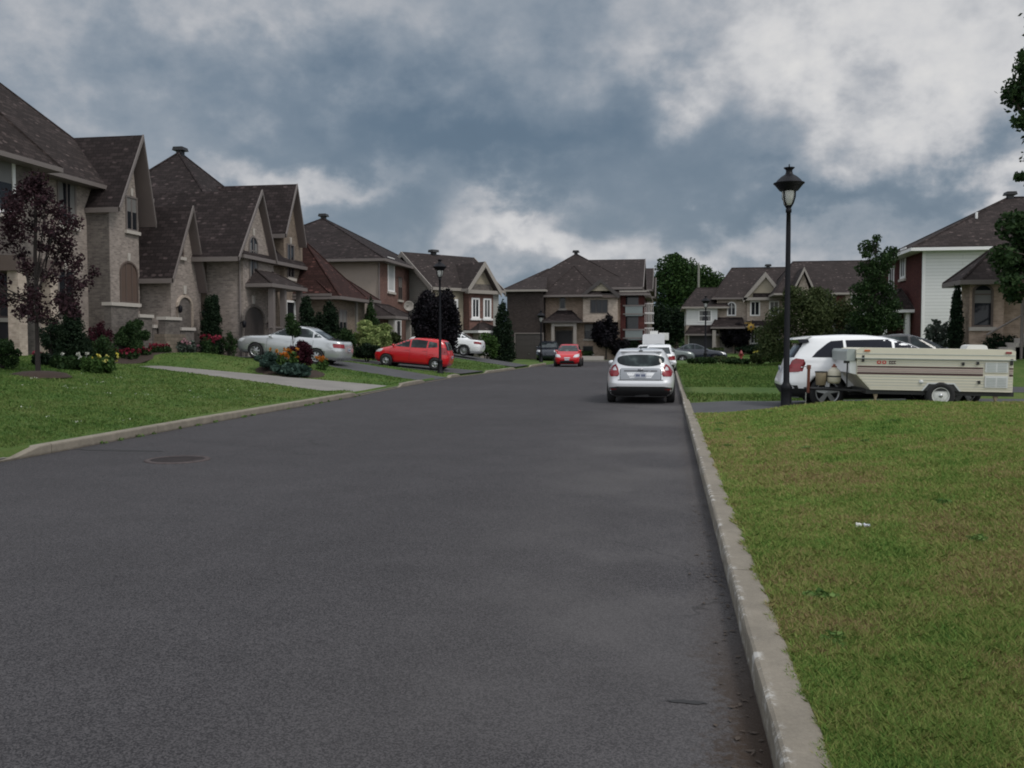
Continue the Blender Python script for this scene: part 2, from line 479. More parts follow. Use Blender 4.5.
t, b = new_mat('drive_dark'); co = coords(t)
c = t.mix(t.noise(co, 50, 4, .7), (.03, .03, .033), (.085, .085, .09))
c = t.mix(.7, c, t.ramp(t.noise(co, .8, 5), [(.3, .75), (.7, 1.25)]), 'MULTIPLY')
t.set(b.inputs['Base Color'], c); b.inputs['Roughness'].default_value = .85
t, b = new_mat('drive_grey'); co = coords(t)
c = t.mix(t.noise(co, 30, 5, .7), (.15, .14, .13), (.25, .235, .22))
c = t.mix(.7, c, t.ramp(t.noise(co, .8, 5), [(.3, .8), (.7, 1.2)]), 'MULTIPLY')
t.set(b.inputs['Base Color'], c); b.inputs['Roughness'].default_value = .9
t, b = new_mat('concrete'); co = coords(t)
c = t.mix(t.noise(co, 45, 5, .75), (.13, .12, .105), (.30, .285, .26))
c = t.mix(.8, c, t.ramp(t.noise(co, 2.2, 6, .65), [(.25, .62), (.75, 1.3)]), 'MULTIPLY')
c = t.mix(t.m('MULTIPLY', t.step(t.noise(co, .9, 3, .5), .52, .75), .4), c, (.12, .10, .075))
t.set(b.inputs['Base Color'], c); b.inputs['Roughness'].default_value = .92
bump(t, b, t.noise(co, 70, 5, .7), .5, .006)
t, b = new_mat('chip'); co = coords(t)
t.set(b.inputs['Base Color'], t.mix(t.noise(co, 40, 4), (.3, .3, .29), (.55, .54, .52))); b.inputs['Roughness'].default_value = .95

def grass_mat(key, cols, isl=True, soil=(.05, .037, .02)):
    t, b = new_mat(key); co = coords(t)
    n1 = t.noise(co, .55, 5, .6); n2 = t.noise(co, 2.4, 5, .65); n3 = t.noise(co, .13, 3, .5)
    k = t.m('MULTIPLY_ADD', n2, .55, t.m('MULTIPLY', n1, .55))
    k = t.m('MULTIPLY_ADD', t.m('SUBTRACT', n3, .5), .35, k)
    if isl:
        g = t.n('ShaderNodeNewGeometry').outputs['Random Per Island']
        k = t.m('MULTIPLY_ADD', t.m('SUBTRACT', g, .5), .30, k)
    else:
        k = t.m('MULTIPLY_ADD', t.m('SUBTRACT', t.noise(co, 22, 4, .7), .5), .5, k)
    c = t.ramp(k, [(.30 + i * .42 / (len(cols) - 1), q) for i, q in enumerate(cols)])
    t.set(b.inputs['Base Color'], c); b.inputs['Roughness'].default_value = .75; b.inputs['Specular IOR Level'].default_value = .12
    if isl:
        tr = t.n('ShaderNodeBsdfTranslucent'); t.set(tr.inputs[0], c)
        ms = t.n('ShaderNodeMixShader'); ms.inputs[0].default_value = .12
        t.t.links.new(b.outputs[0], ms.inputs[1]); t.t.links.new(tr.outputs[0], ms.inputs[2])
        out = [q for q in t.t.nodes if q.type == 'OUTPUT_MATERIAL'][0]; t.t.links.new(ms.outputs[0], out.inputs[0])
    else: bump(t, b, t.noise(co, 18, 5, .75), .8, .04)
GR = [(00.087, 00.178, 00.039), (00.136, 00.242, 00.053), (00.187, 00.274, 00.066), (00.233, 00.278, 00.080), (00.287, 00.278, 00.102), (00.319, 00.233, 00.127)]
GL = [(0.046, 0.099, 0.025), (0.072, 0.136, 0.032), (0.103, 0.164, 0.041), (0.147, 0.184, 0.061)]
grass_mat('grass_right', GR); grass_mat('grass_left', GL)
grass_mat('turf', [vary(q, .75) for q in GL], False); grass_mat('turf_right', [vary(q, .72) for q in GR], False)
simple('soil', (.035, .022, .016), .95, var=.4, scale=9, bmp=.8, bscale=20)

def leaf_mat(key, a, bcol, trans=.25):
    t, b = new_mat(key); g = t.n('ShaderNodeNewGeometry').outputs['Random Per Island']
    n = t.noise(coords(t), 1.4, 3)
    k = t.m('MULTIPLY_ADD', g, .6, t.m('MULTIPLY', n, .5))
    t.set(b.inputs['Base Color'], t.mix(t.step(k, .2, .85), a, bcol)); b.inputs['Roughness'].default_value = .6
    b.inputs['Specular IOR Level'].default_value = .08
    mt = t.t; tr = t.n('ShaderNodeBsdfTranslucent'); t.set(tr.inputs[0], t.mix(.5, a, bcol))
    ms = t.n('ShaderNodeMixShader'); ms.inputs[0].default_value = trans
    mt.links.new(b.outputs[0], ms.inputs[1]); mt.links.new(tr.outputs[0], ms.inputs[2])
    out = [q for q in mt.nodes if q.type == 'OUTPUT_MATERIAL'][0]; mt.links.new(ms.outputs[0], out.inputs[0])
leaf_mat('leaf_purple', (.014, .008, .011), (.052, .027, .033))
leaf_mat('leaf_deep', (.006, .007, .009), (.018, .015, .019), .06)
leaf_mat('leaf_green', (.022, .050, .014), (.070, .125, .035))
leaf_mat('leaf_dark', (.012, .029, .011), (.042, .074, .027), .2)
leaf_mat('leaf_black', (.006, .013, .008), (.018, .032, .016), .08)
leaf_mat('leaf_poplar', (.012, .030, .012), (.045, .085, .024), .2)
leaf_mat('leaf_olive', (.026, .042, .016), (.078, .096, .040), .2)
leaf_mat('leaf_grey', (.03, .045, .035), (.10, .12, .10), .2)
leaf_mat('leaf_blue', (.020, .042, .034), (.055, .092, .076), .12)
leaf_mat('leaf_lime', (.10, .16, .05), (.34, .40, .16), .25)
leaf_mat('leaf_wine', (.02, .006, .010), (.055, .014, .022), .15)
leaf_mat('petal_orange', (.34, .09, .015), (.50, .22, .04), .2)
leaf_mat('petal_red', (.12, .012, .022), (.24, .035, .06), .2)
leaf_mat('petal_yellow', (.50, .42, .05), (.65, .60, .20), .2)
leaf_mat('petal_white', (.45, .45, .40), (.65, .65, .60), .2)
leaf_mat('petal_pink', (.30, .12, .16), (.50, .32, .36), .2)
simple('bark', (.06, .045, .035), .95, var=.4, scale=12, bmp=.6, bscale=25)
simple('bark_dark', (.022, .017, .016), .95, var=.3, scale=12)

# ------------------------------------------------------------------ vegetation helpers
def leaves(name, m, blobs, n, size, parent=None, off=(0, 0, 0), flat=0.0, shell=.55, aspect=1.6, seed=1):
    """n small leaf faces spread through ellipsoid clumps: blobs = [(x,y,z,rx,ry,rz)]"""
    g = np.random.default_rng(seed)
    B = np.array(blobs, float); wgt = (B[:, 3] * B[:, 4] * B[:, 5]) ** .67; wgt /= wgt.sum()
    idx = g.choice(len(B), n, p=wgt)
    d = g.normal(size=(n, 3)); d /= np.linalg.norm(d, axis=1)[:, None]
    rad = g.random(n) ** shell
    rad *= 1 + g.normal(size=n) * .06
    P = B[idx, :3] + d * B[idx, 3:6] * rad[:, None] - np.array(off)
    a = g.normal(size=(n, 3)); a[:, 2] *= (1 - flat); a /= np.linalg.norm(a, axis=1)[:, None]
    b = np.cross(a, g.normal(size=(n, 3))); b /= np.linalg.norm(b, axis=1)[:, None]
    sz = size * (.6 + .8 * g.random(n))[:, None]
    a *= sz * aspect * .5; b *= sz * .5
    V = np.stack([P - a, P + b, P + a, P - b], 1).reshape(-1, 3)
    me = bpy.data.meshes.new(name)
    me.vertices.add(4 * n); me.vertices.foreach_set('co', V.ravel())
    me.loops.add(4 * n); me.loops.foreach_set('vertex_index', np.arange(4 * n, dtype=np.int32))
    me.polygons.add(n); me.polygons.foreach_set('loop_start', np.arange(0, 4 * n, 4, dtype=np.int32))
    me.polygons.foreach_set('loop_total', np.full(n, 4, dtype=np.int32))
    me.materials.append(M[m]); me.update(calc_edges=True)
    return link(bpy.data.objects.new(name, me), parent)

def tree(name, label, cat, x, y, z0, trunk_h, tr, blobs, m, n, size, bark='bark', group=None, flat=0, shell=.55, seed=3, limbs=1):
    """blobs relative to the trunk foot; limbs run from the trunk to each clump"""
    root = empty(name, (x, y, z0), 0, label, cat, group)
    g = random.Random(seed)
    mb = MB()
    top = max(b[2] for b in blobs)
    pts = [(0, 0, -.2)]; rs = [tr * 1.25]
    for k in range(1, 6):
        t = k / 5; pts.append((g.uniform(-.05, .05) * trunk_h * .3, g.uniform(-.05, .05) * trunk_h * .3, trunk_h + (top - trunk_h) * (t - .4) / .6 if t > .4 else trunk_h * t / .4)); rs.append(tr * (1 - .8 * t))
    mb.tube(pts, rs, 8)
    if limbs:
        for b in blobs[::limbs]:
            h = min(trunk_h * .85 + .1, b[2] - .2) if b[2] > trunk_h else trunk_h * .7
            h = max(h, trunk_h * .6, b[2] * .55)
            mid = (b[0] * .5, b[1] * .5, (h + b[2]) / 2 - .1)
            mb.tube([(0, 0, h), mid, (b[0], b[1], b[2])], [tr * .45, tr * .3, tr * .1], 6)
            for _ in range(3):
                q = (b[0] + g.uniform(-1, 1) * b[3] * .8, b[1] + g.uniform(-1, 1) * b[4] * .8, b[2] + g.uniform(-.6, .8) * b[5])
                mb.tube([mid, ((mid[0] + q[0]) / 2, (mid[1] + q[1]) / 2, (mid[2] + q[2]) / 2 + .05), q], [tr * .2, tr * .13, tr * .05], 5)
    mb.build('trunk', bark, root)
    leaves('crown', m, blobs, n, size, root, flat=flat, shell=shell, seed=seed)
    return root

def crown_blobs(cx, cy, cz, rx, ry, rz, k, seed, small=.42):
    g = random.Random(seed); out = [(cx, cy, cz, rx * .62, ry * .62, rz * .66)]
    for i in range(k):
        a = i * 2.399; h = -.8 + 1.7 * (i + .5) / k
        q = math.sqrt(max(.05, 1 - h * h)) * .72
        s = small * g.uniform(.65, 1.15)
        out.append((cx + rx * q * math.cos(a), cy + ry * q * math.sin(a), cz + rz * h * .75, rx * s, ry * s, rz * s * .9))
    return out
def bush(name, label, cat, x, y, rx, ry, h, m, n, size, seed=1, group=None, z=None, k=7, shell=.45):
    z = gz(x, y) if z is None else z
    root = empty(name, (x, y, z), 0, label, cat, group)
    mb = MB(); g = random.Random(seed)
    for i in range(5):
        a = i * 1.3; mb.tube([(0, 0, -.1), (math.cos(a) * rx * .3, math.sin(a) * ry * .3, h * .45), (math.cos(a) * rx * .55, math.sin(a) * ry * .55, h * .75)], [.03, .02, .01], 5)
    mb.build('stem', 'bark_dark', root)
    leaves('foliage', m, crown_blobs(0, 0, h * .52, rx, ry, h * .52, k, seed), n, size, root, seed=seed, shell=shell)
    return root
def cone_tree(name, label, x, y, r, h, m, n, size, seed=1, group=None, cat='conifer', z=None, power=.8, blunt=0.0):
    z = gz(x, y) if z is None else z
    root = empty(name, (x, y, z), 0, label, cat, group)
    MB().tube([(0, 0, -.1), (0, 0, h * .9)], [.06, .015], 6).build('trunk', 'bark_dark', root)
    bl = []; g = random.Random(seed); N = 14
    for i in range(N):
        t = (i + .3) / N; rr = r * max(blunt, (1 - t) ** power)
        bl.append((g.uniform(-.1, .1) * rr, g.uniform(-.1, .1) * rr, h * t * (1 - .03) + .1, rr, rr, h / N * 1.3))
        for _ in range(2):
            a = g.uniform(0, 6.28); bl.append((rr * .6 * math.cos(a), rr * .6 * math.sin(a), h * t + .1, rr * .5, rr * .5, h / N * 1.2))
    leaves('foliage', m, bl, n, size, root, seed=seed, shell=.33)
    return root
# ================================================================== the ground
def cols(segs):
    out = []
    for a, b, st in segs:
        n = max(1, round((b - a) / st)); out += [a + (b - a) * i / n for i in range(n)]
    return out + [segs[-1][1]]
gx = cols([(-600, -60, 60), (-60, -34, 6), (-34, -20, .7), (-20, -9.32, .4), (-9.32, -9.28, .04), (-9.28, -2, 2), (-2, .51, 1), (.51, .54, .03), (.54, 16, .4), (16, 30, 1.5), (30, 90, 10), (90, 600, 60)])
gy = cols([(-60, -6, 6), (-6, 62, .4), (62, 69.58, .8), (69.58, 69.62, .04), (69.62, 77.58, 4), (77.58, 77.62, .04), (77.62, 92, 1), (92, 140, 6), (140, 900, 80)])
def warp(u, Y):
    t = sm(1 - abs(u + 9.3) / 5.0)
    return u + (kl(Y) + 9.2) * t
gy = sorted(set([round(y, 3) for y in gy if all(abs(y - e) > .06 for d in DRIVES for e in (d[3], d[4]))] + [e + k for d in DRIVES for e in (d[3], d[4]) for k in (-.02, .02)]))
gv = []; gf = []
for Y in gy:
    for u in gx:
        x = warp(u, Y); z = gz(x, Y)
        dd = in_drive(x, Y, -.05)
        if dd: z -= .02
        gv.append((x, Y, z))
nx = len(gx)
mb = MB(); fR = []; fL = []
for j in range(len(gy) - 1):
    for i in range(nx - 1):
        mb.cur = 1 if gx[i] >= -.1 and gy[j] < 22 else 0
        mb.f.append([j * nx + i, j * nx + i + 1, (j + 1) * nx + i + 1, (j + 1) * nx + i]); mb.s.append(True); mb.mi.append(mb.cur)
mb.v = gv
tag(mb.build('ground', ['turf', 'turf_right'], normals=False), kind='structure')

# road
mb = MB(); ry = cols([(-30, 70, 2)])
mb.add([p for Y in ry for p in ((kl(Y) - .02, Y, 0), (KR + .02, Y, 0))], [(2 * i, 2 * i + 1, 2 * i + 3, 2 * i + 2) for i in range(len(ry) - 1)])
mb.add([(-9, 70, 0), (90, 70, 0), (90, 77.5, 0), (-9, 77.5, 0)], [(0, 1, 2, 3)])
tag(mb.build('road', 'asphalt', normals=False), kind='structure')

# driveways: sheets that follow the slope
for d in DRIVES:
    mb = MB(); X0, X1 = d[1], d[2]
    n = int((X1 - X0) / .35) + 1; ny = 8; vs = []
    for j in range(ny + 1):
        Y = d[3] + (d[4] - d[3]) * j / ny
        e = kl(Y) - .04 if X0 < 0 else max(X0, KR + .04)
        for i in range(n + 1):
            X = (X0 + (e - X0) * i / n) if X0 < 0 else (e + (X1 - e) * i / n)
            vs.append((X, Y, max(dz_(d, X, Y), .02) + .006))
    mb.add(vs, [(j * (n + 1) + i, j * (n + 1) + i + 1, (j + 1) * (n + 1) + i + 1, (j + 1) * (n + 1) + i) for j in range(ny) for i in range(n)], True)
    tag(mb.build('driveway', d[6], normals=False), kind='structure')

# kerbs, in cast lengths with joints, dropped at the driveways
t, b = new_mat('kerb'); co = coords(t)
c = t.mix(t.noise(co, 60, 5, .75), (.145, .125, .098), (.275, .245, .20))
c = t.mix(.85, c, t.ramp(t.noise(co, 2.6, 7, .7), [(.25, .62), (.75, 1.28)]), 'MULTIPLY')
sxx = t.n('ShaderNodeSeparateXYZ'); t.set(sxx.inputs[0], co)
edge = t.m('SUBTRACT', 1.0, t.step(t.m('ABSOLUTE', t.m('SUBTRACT', sxx.outputs[0], .435)), .005, .045))
ch = t.m('MULTIPLY', edge, t.step(t.noise(co, 6, 7, .78), .50, .60))
c = t.mix(t.m('MULTIPLY', ch, .75), c, (.50, .49, .47))
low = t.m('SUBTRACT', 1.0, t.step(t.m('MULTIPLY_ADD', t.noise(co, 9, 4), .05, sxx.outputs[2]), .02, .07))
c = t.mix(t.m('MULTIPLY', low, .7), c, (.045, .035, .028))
t.set(b.inputs['Base Color'], c); b.inputs['Roughness'].default_value = .93
bump(t, b, t.noise(co, 55, 6, .7), .6, .008)
def kerb(xf, y0, y1, side, drops, name='kerb', wd=.18, hz_=.145, dl=.03):
    mb = MB(); g = random.Random(5)
    y = y0
    def hh(Y):
        h = hz_
        for a, b_ in drops:
            o = max(a - Y, Y - b_, 0) / .7
            h = min(h, dl + (hz_ - dl) * sm(o))
        return h
    while y < y1:
        e = min(y + 3.05, y1); n = 12 if (e < 30 or drops) else 3
        vs = []; fs = []
        prof = [(0, -.1), (.0, .8), (.006, .93), (.022, 1.0), (wd - .02, 1.0), (wd, .93), (wd, -.5)]
        for i in range(n + 1):
            Y = y + (e - .012 - y) * i / n; h = hh(Y)
            for (px, k) in prof:
                z = h * k if k > 0 else k
                j = g.uniform(-.004, .004) if 0 < k < 1 and e < 14 else 0
                vs.append((xf(Y) + side * (px + j), Y, z + j * .5))
        m_ = len(prof)
        for i in range(n):
            for k in range(m_ - 1): fs.append((i * m_ + k, i * m_ + k + 1, (i + 1) * m_ + k + 1, (i + 1) * m_ + k))
        fs += [tuple(range(m_)), tuple(n * m_ + k for k in reversed(range(m_)))]
        mb.add(vs, fs, False); y = e
    tag(mb.build(name, 'kerb'), kind='structure')
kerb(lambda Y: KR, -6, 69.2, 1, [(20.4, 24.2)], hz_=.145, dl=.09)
kerb(kl, -6, 66, -1, [(d[3], d[4]) for d in DRIVES if d[1] < 0])
mb = MB(); mb.box(-8.6, 60, 77.5, 77.7, -.1, .14); tag(mb.build('kerb', 'concrete'), kind='structure')
mb = MB(); mb.box(.62, 60, 69.4, 69.6, -.1, .14); tag(mb.build('kerb', 'concrete'), kind='structure')

# manhole cover and small road marks
o = empty('manhole_cover', (-6.75, 11.87, 0), 0, 'round worn iron manhole cover in the road near the left kerb', 'manhole cover')
simple('rust_iron', (.088, .074, .074), .95, 0, var=.5, scale=12, spec=.1)
mb = MB(); mb.lathe([(.44, 0), (.44, .012), (.36, .014), (.36, .004)], n=40); simple('iron', (.050, .044, .045), .95, 0, var=.3, scale=10, spec=.1)
mb.build('rim', 'rust_iron', o)
mb = MB(); mb.lathe([(.0, .010), (.355, .010), (.355, .0)], n=40)
for k in range(-4, 5): mb.box(-.25, .25, k * .06 - .012, k * .06 + .012, .0095, .013)
mb.build('lid', 'iron', o)
mb = MB()
g = random.Random(3)
def flat_patch(cx_, cy_, rx, ry, z, n=22):
    return [(cx_ + math.cos(i / n * 6.283) * rx * g.uniform(.7, 1.15), cy_ + math.sin(i / n * 6.283) * ry * g.uniform(.7, 1.15), z) for i in range(n)]
simple('tar', (.022, .02, .02), .6, var=.3, scale=20)
mb.add(flat_patch(-8.2, 12.8, .75, .10, .004), [tuple(range(22))])
mb.add(flat_patch(.1, 4.22, .10, .022, .004), [tuple(range(22))])
tag(mb.build('road_patch', 'tar', normals=False), kind='structure')

# ================================================================== houses
def frame_axes(n):
    n = Vector(n).normalized(); a = Vector((0, 0, 1)).cross(n).normalized()
    return a, n
def oloop(w_, h, r, N=10):
    pts = [(-w_ / 2, 0), (w_ / 2, 0), (w_ / 2, h - r)]
    for i in range(1, N):
        t = math.pi * i / N; pts.append((w_ / 2 * math.cos(t), h - r + r * math.sin(t)))
    return pts + [(-w_ / 2, h - r)]
def plate(mb, loop, p0, a, n, d0, d1):
    P = lambda q, d: Vector(p0) + a * q[0] + Vector((0, 0, q[1])) + n * d
    k = len(loop)
    mb.add([P(q, d0) for q in loop] + [P(q, d1) for q in loop], [tuple(range(k)), tuple(reversed(range(k, 2 * k)))] + [(i, k + i, k + (i + 1) % k, (i + 1) % k) for i in range(k)])
def ringp(mb, lo, li, p0, a, n, d0, d1):
    P = lambda q, d: Vector(p0) + a * q[0] + Vector((0, 0, q[1])) + n * d
    k = len(lo); vs = [P(q, d0) for q in lo] + [P(q, d1) for q in lo] + [P(q, d1) for q in li] + [P(q, d0) for q in li]
    fs = []
    for i in range(k):
        j = (i + 1) % k
        fs += [(i, j, k + j, k + i), (k + i, k + j, 2 * k + j, 2 * k + i), (2 * k + i, 2 * k + j, 3 * k + j, 3 * k + i)]
    mb.add(vs, fs)
WC = [0]
simple('blind', (.16, .155, .15), .5, var=.15, scale=2)
def window(par, off, p0, nrm, w_, h, arch=0, frame='trim_brown', nv=1, nh=0, sill='stone', key=None, pane='glass', ft=.07, depth=.05, name='window', trans=None):
    a, n = frame_axes(nrm); p0 = Vector(p0)
    lo = oloop(w_, h, arch); li = [(x * (w_ - 2 * ft) / w_, ft + (y * (h - 2 * ft) / h)) for x, y in lo]
    mb = MB(); ringp(mb, lo, li, p0, a, n, -.02, depth)
    for k in range(nv):
        x = -w_ / 2 + w_ * (k + 1) / (nv + 1)
        plate(mb, [(x - .03, ft), (x + .03, ft), (x + .03, h - ft - arch * .1), (x - .03, h - ft - arch * .1)], p0, a, n, .003, depth - .012)
    for k in range(nh):
        z = h * (k + 1) / (nh + 1) if trans is None else trans
        plate(mb, [(-w_ / 2 + ft, z - .025), (w_ / 2 - ft, z - .025), (w_ / 2 - ft, z + .025), (-w_ / 2 + ft, z + .025)], p0, a, n, .003, depth - .016)
    f = mb.build(name, frame, par, off)
    mb = MB(); plate(mb, li, p0, a, n, -.03, .012); mb.build('pane', pane, f, off)
    WC[0] += 1
    if pane == 'glass' and w_ > .6 and WC[0] % 3 != 0:
        mb = MB()
        if WC[0] % 2: plate(mb, [(-w_ / 2 + ft, h * .55), (w_ / 2 - ft, h * .55), (w_ / 2 - ft, h - ft - arch * .6), (-w_ / 2 + ft, h - ft - arch * .6)], p0, a, n, .0125, .0150)
        else:
            for s_ in (-1, 1): plate(mb, [(s_ * (w_ / 2 - ft), ft), (s_ * w_ * .24, ft), (s_ * w_ * .17, h * .5), (s_ * w_ * .20, h - ft - arch * .6), (s_ * (w_ / 2 - ft), h - ft - arch * .6)], p0, a, n, .0125, .0150)
        mb.build('curtain', 'blind', f, off)
    if sill:
        mb = MB(); plate(mb, [(-w_ / 2 - .1, -.14), (w_ / 2 + .1, -.14), (w_ / 2 + .1, -.002), (-w_ / 2 - .1, -.002)], p0, a, n, -.02, .12)
        mb.build('sill', sill, f, off)
    if key:
        mb = MB(); plate(mb, [(-.06, h + .02), (.06, h + .02), (.1, h + .34), (-.1, h + .34)], p0, a, n, -.02, .06)
        mb.build('keystone', key, f, off)
    return f
def door(par, off, p0, nrm, w_, h, m, arch=0, trim='trim', panels=True, name='door', key=None, handle=True):
    a, n = frame_axes(nrm); p0 = Vector(p0)
    lo = oloop(w_ + .2, h + .1, arch); li = [(x * w_ / (w_ + .2), y * h / (h + .1)) for x, y in lo]
    mb = MB(); ringp(mb, lo, li, p0, a, n, -.02, .08); fr = mb.build('door_frame', trim, par, off)
    mb = MB(); plate(mb, li, p0, a, n, -.02, .015)
    if panels:
        rows = 4 if w_ > 2 else 2; cs = max(1, int(w_ / .6))
        for r_ in range(rows):
            for c_ in range(cs):
                x0 = -w_ / 2 + w_ * (c_ + .14) / cs; x1 = -w_ / 2 + w_ * (c_ + .86) / cs
                H = h - arch; z0 = H * (r_ + .12) / rows; z1 = H * (r_ + .88) / rows
                plate(mb, [(x0, z0), (x1, z0), (x1, z1), (x0, z1)], p0, a, n, .005, .03)
    d = mb.build(name, m, par, off)
    if handle:
        mb = MB(); q = p0 + a * (w_ * .4 if w_ < 2 else 0) + n * .05 + Vector((0, 0, 1.0 if w_ < 2 else .5)); mb.box(q.x - .03, q.x + .03, q.y - .03, q.y + .03, q.z - .05, q.z + .05)
        mb.build('handle', 'chrome', d, off)
    if key:
        mb = MB(); plate(mb, [(-.08, h + .14), (.08, h + .14), (.13, h + .52), (-.13, h + .52)], p0, a, n, -.02, .07); mb.build('keystone', key, fr, off)
    return d
def hip(par, off, x0, x1, y0, y1, ze, ridge, zr, m, fas='trim', t=.15, name='roof', vent=None, soffit=.2):
    """closed hipped roof over a rectangle; ridge = (xa,ya,xb,yb)"""
    xa, ya, xb, yb = ridge
    mb = MB()
    A, B, C, D = (x0, y0, ze), (x1, y0, ze), (x1, y1, ze), (x0, y1, ze)
    P, Q = (xa, ya, zr), (xb, yb, zr)
    if abs(xa - xb) < .01 and abs(ya - yb) < .01:
        mb.add([A, B, C, D, P], [(0, 1, 4), (1, 2, 4), (2, 3, 4), (3, 0, 4), (3, 2, 1, 0)])
    elif abs(ya - yb) < .01:       # ridge along x
        mb.add([A, B, C, D, P, Q], [(0, 1, 5, 4), (1, 2, 5), (2, 3, 4, 5), (3, 0, 4), (3, 2, 1, 0)])
    else:                          # ridge along y
        mb.add([A, B, C, D, P, Q], [(0, 1, 4), (1, 2, 5, 4), (2, 3, 5), (3, 0, 4, 5), (3, 2, 1, 0)])
    r = mb.build(name, m, par, off)
    mb = MB(); e = .035; zt, zb = ze + .015, ze - t
    for a in ((x0 - e, x1 + e, y0 - e, y0 + .02), (x0 - e, x1 + e, y1 - .02, y1 + e), (x0 - e, x0 + .02, y0 + .021, y1 - .021), (x1 - .02, x1 + e, y0 + .021, y1 - .021)):
        mb.box(a[0], a[1], a[2], a[3], zb, zt)
    mb.box(x0 + .021, x1 - .021, y0 + .021, y1 - .021, zb + .02, zb + .05)
    mb.build('fascia', fas, r, off)
    # hip and ridge caps
    mb = MB()
    for s_, e_ in ((A, P), (D, P), (B, Q), (C, Q), (P, Q)):
        if abs(ya - yb) > .01:
            if s_ == B: e_ = P
            elif s_ == D: e_ = Q
        if (Vector(s_) - Vector(e_)).length > .1: mb.tube([Vector(s_) + Vector((0, 0, .0)), Vector(e_) + Vector((0, 0, .0))], .06, 5, smooth=False)
    mb.build('ridge_cap', m, r, off)
    if vent: roof_vent(r, off, vent)
    return r
def roof_vent(par, off, p, s=.21):
    x, y, z = p; mb = MB()
    mb.box(x - s * .75, x + s * .75, y - s * .75, y + s * .75, z - .5, z + .16)
    mb.prism([(x - s * 1.5, z + .14), (x + s * 1.5, z + .14), (x + s * 1.2, z + .32), (x - s * 1.2, z + .32)], 'y', y - s * 1.4, y + s * 1.4)
    mb.build('chimney_cap', 'vent', par, off)
def gable(par, off, axis, a0, a1, s0, s1, ze0, zr, m, ze1=None, t=.16, fas='trim', board=.24, name='roof', apex=None, face=1, ends=(1, 1)):
    """gabled roof, ridge along axis from a0 to a1, spanning s0..s1 across"""
    ze1 = ze0 if ze1 is None else ze1; c = (s0 + s1) / 2 if apex is None else apex
    def P(u, v, z): return (u, v, z) if axis == 'x' else (v, u, z)
    mb = MB()
    mb.slab([P(a0, s0, ze0), P(a1, s0, ze0), P(a1, c, zr), P(a0, c, zr)], t)
    mb.slab([P(a0, c, zr), P(a1, c, zr), P(a1, s1, ze1), P(a0, s1, ze1)], t)
    r = mb.build(name, m, par, off)
    mb = MB(); q = t + .004
    mb.slab([P(a0 + .01, s0 + .02, ze0 - q), P(a1 - .01, s0 + .02, ze0 - q), P(a1 - .01, c, zr - q), P(a0 + .01, c, zr - q)], .02)
    mb.slab([P(a0 + .01, c, zr - q), P(a1 - .01, c, zr - q), P(a1 - .01, s1 - .02, ze1 - q), P(a0 + .01, s1 - .02, ze1 - q)], .02)
    mb.build('soffit', 'soffit', r, off)
    mb = MB()
    for a, on, sg in ((a0, ends[0], -1), (a1, ends[1], 1)):
        if not on: continue
        q0, q1 = (a - .02, a + .04) if sg > 0 else (a - .04, a + .02)
        for (sa, za, sb, zb_) in ((s0, ze0, c, zr), (c, zr, s1, ze1)):
            vs = [P(q, *v) for q in (q0, q1) for v in ((sa, za + .02), (sb, zb_ + .02), (sb, zb_ - board * 1.3), (sa, za - board))]
            mb.add(vs, [(0, 1, 2, 3), (7, 6, 5, 4), (0, 4, 5, 1), (1, 5, 6, 2), (2, 6, 7, 3), (3, 7, 4, 0)])
    for s_, z_, sg in ((s0, ze0, -1), (s1, ze1, 1)):
        q = (s_ - .03, s_ + .01) if sg < 0 else (s_ - .01, s_ + .03)
        lo, hi = (a0 + .05, a1 - .05)
        if axis == 'x': mb.box(lo, hi, q[0], q[1], z_ - t - .03, z_ + .012)
        else: mb.box(q[0], q[1], lo, hi, z_ - t - .03, z_ + .012)
    mb.build('fascia', fas, r, off)
    return r
def gwall(par, off, axis, a0, a1, s0, s1, zb, ze0, zr, m, ze1=None, apex=None, name='wall'):
    ze1 = ze0 if ze1 is None else ze1; c = (s0 + s1) / 2 if apex is None else apex
    mb = MB(); mb.prism([(s0, zb), (s1, zb), (s1, ze1), (c, zr), (s0, ze0)], axis, a0, a1)
    return mb.build(name, m, par, off)
def wall(par, off, x0, x1, y0, y1, z0, z1, m, name='wall'):
    mb = MB(); mb.box(x0, x1, y0, y1, z0, z1); return mb.build(name, m, par, off)
def downpipe(par, off, x, y, z0, z1, m='trim', r=.05):
    mb = MB(); mb.tube([(x, y, z1), (x, y, z0)], r, 8); return mb.build('downpipe', m, par, off)
def wall_lamp(par, off, p, n):
    a, n = frame_axes(n); mb = MB(); p = Vector(p)
    mb.tube([p, p + n * .16 + Vector((0, 0, .1))], .02, 5); c = p + n * .2
    mb.lathe([(.03, .14), (.1, .06), (.09, -.14), (.03, -.2)], c=tuple(c), n=8); mb.build('wall_lamp', 'metal_black', par, off)
def house(label, p, name='brick_house', yaw=0): return empty(name, p, yaw, label, 'house')

XP, XN, YN = (1, 0, 0), (-1, 0, 0), (0, -1, 0)

# ---------------- A: nearest on the left, steep gables and stepped stair parapets
O = (-23.4, 32, 1.1)
A = house('nearest stone brick house on the left with steep gables and stepped stair walls', O)
WX = -23.4                                             # main front
wall(A, O, -34.5, WX, 24, 37.6, -.2, 7.95, 'brick_taupe')
hip(A, O, -35.2, -22.75, 23.3, 38.3, 8.05, (-29.0, 29.5, -29.0, 32.1), 14.2, 'roof_brown')
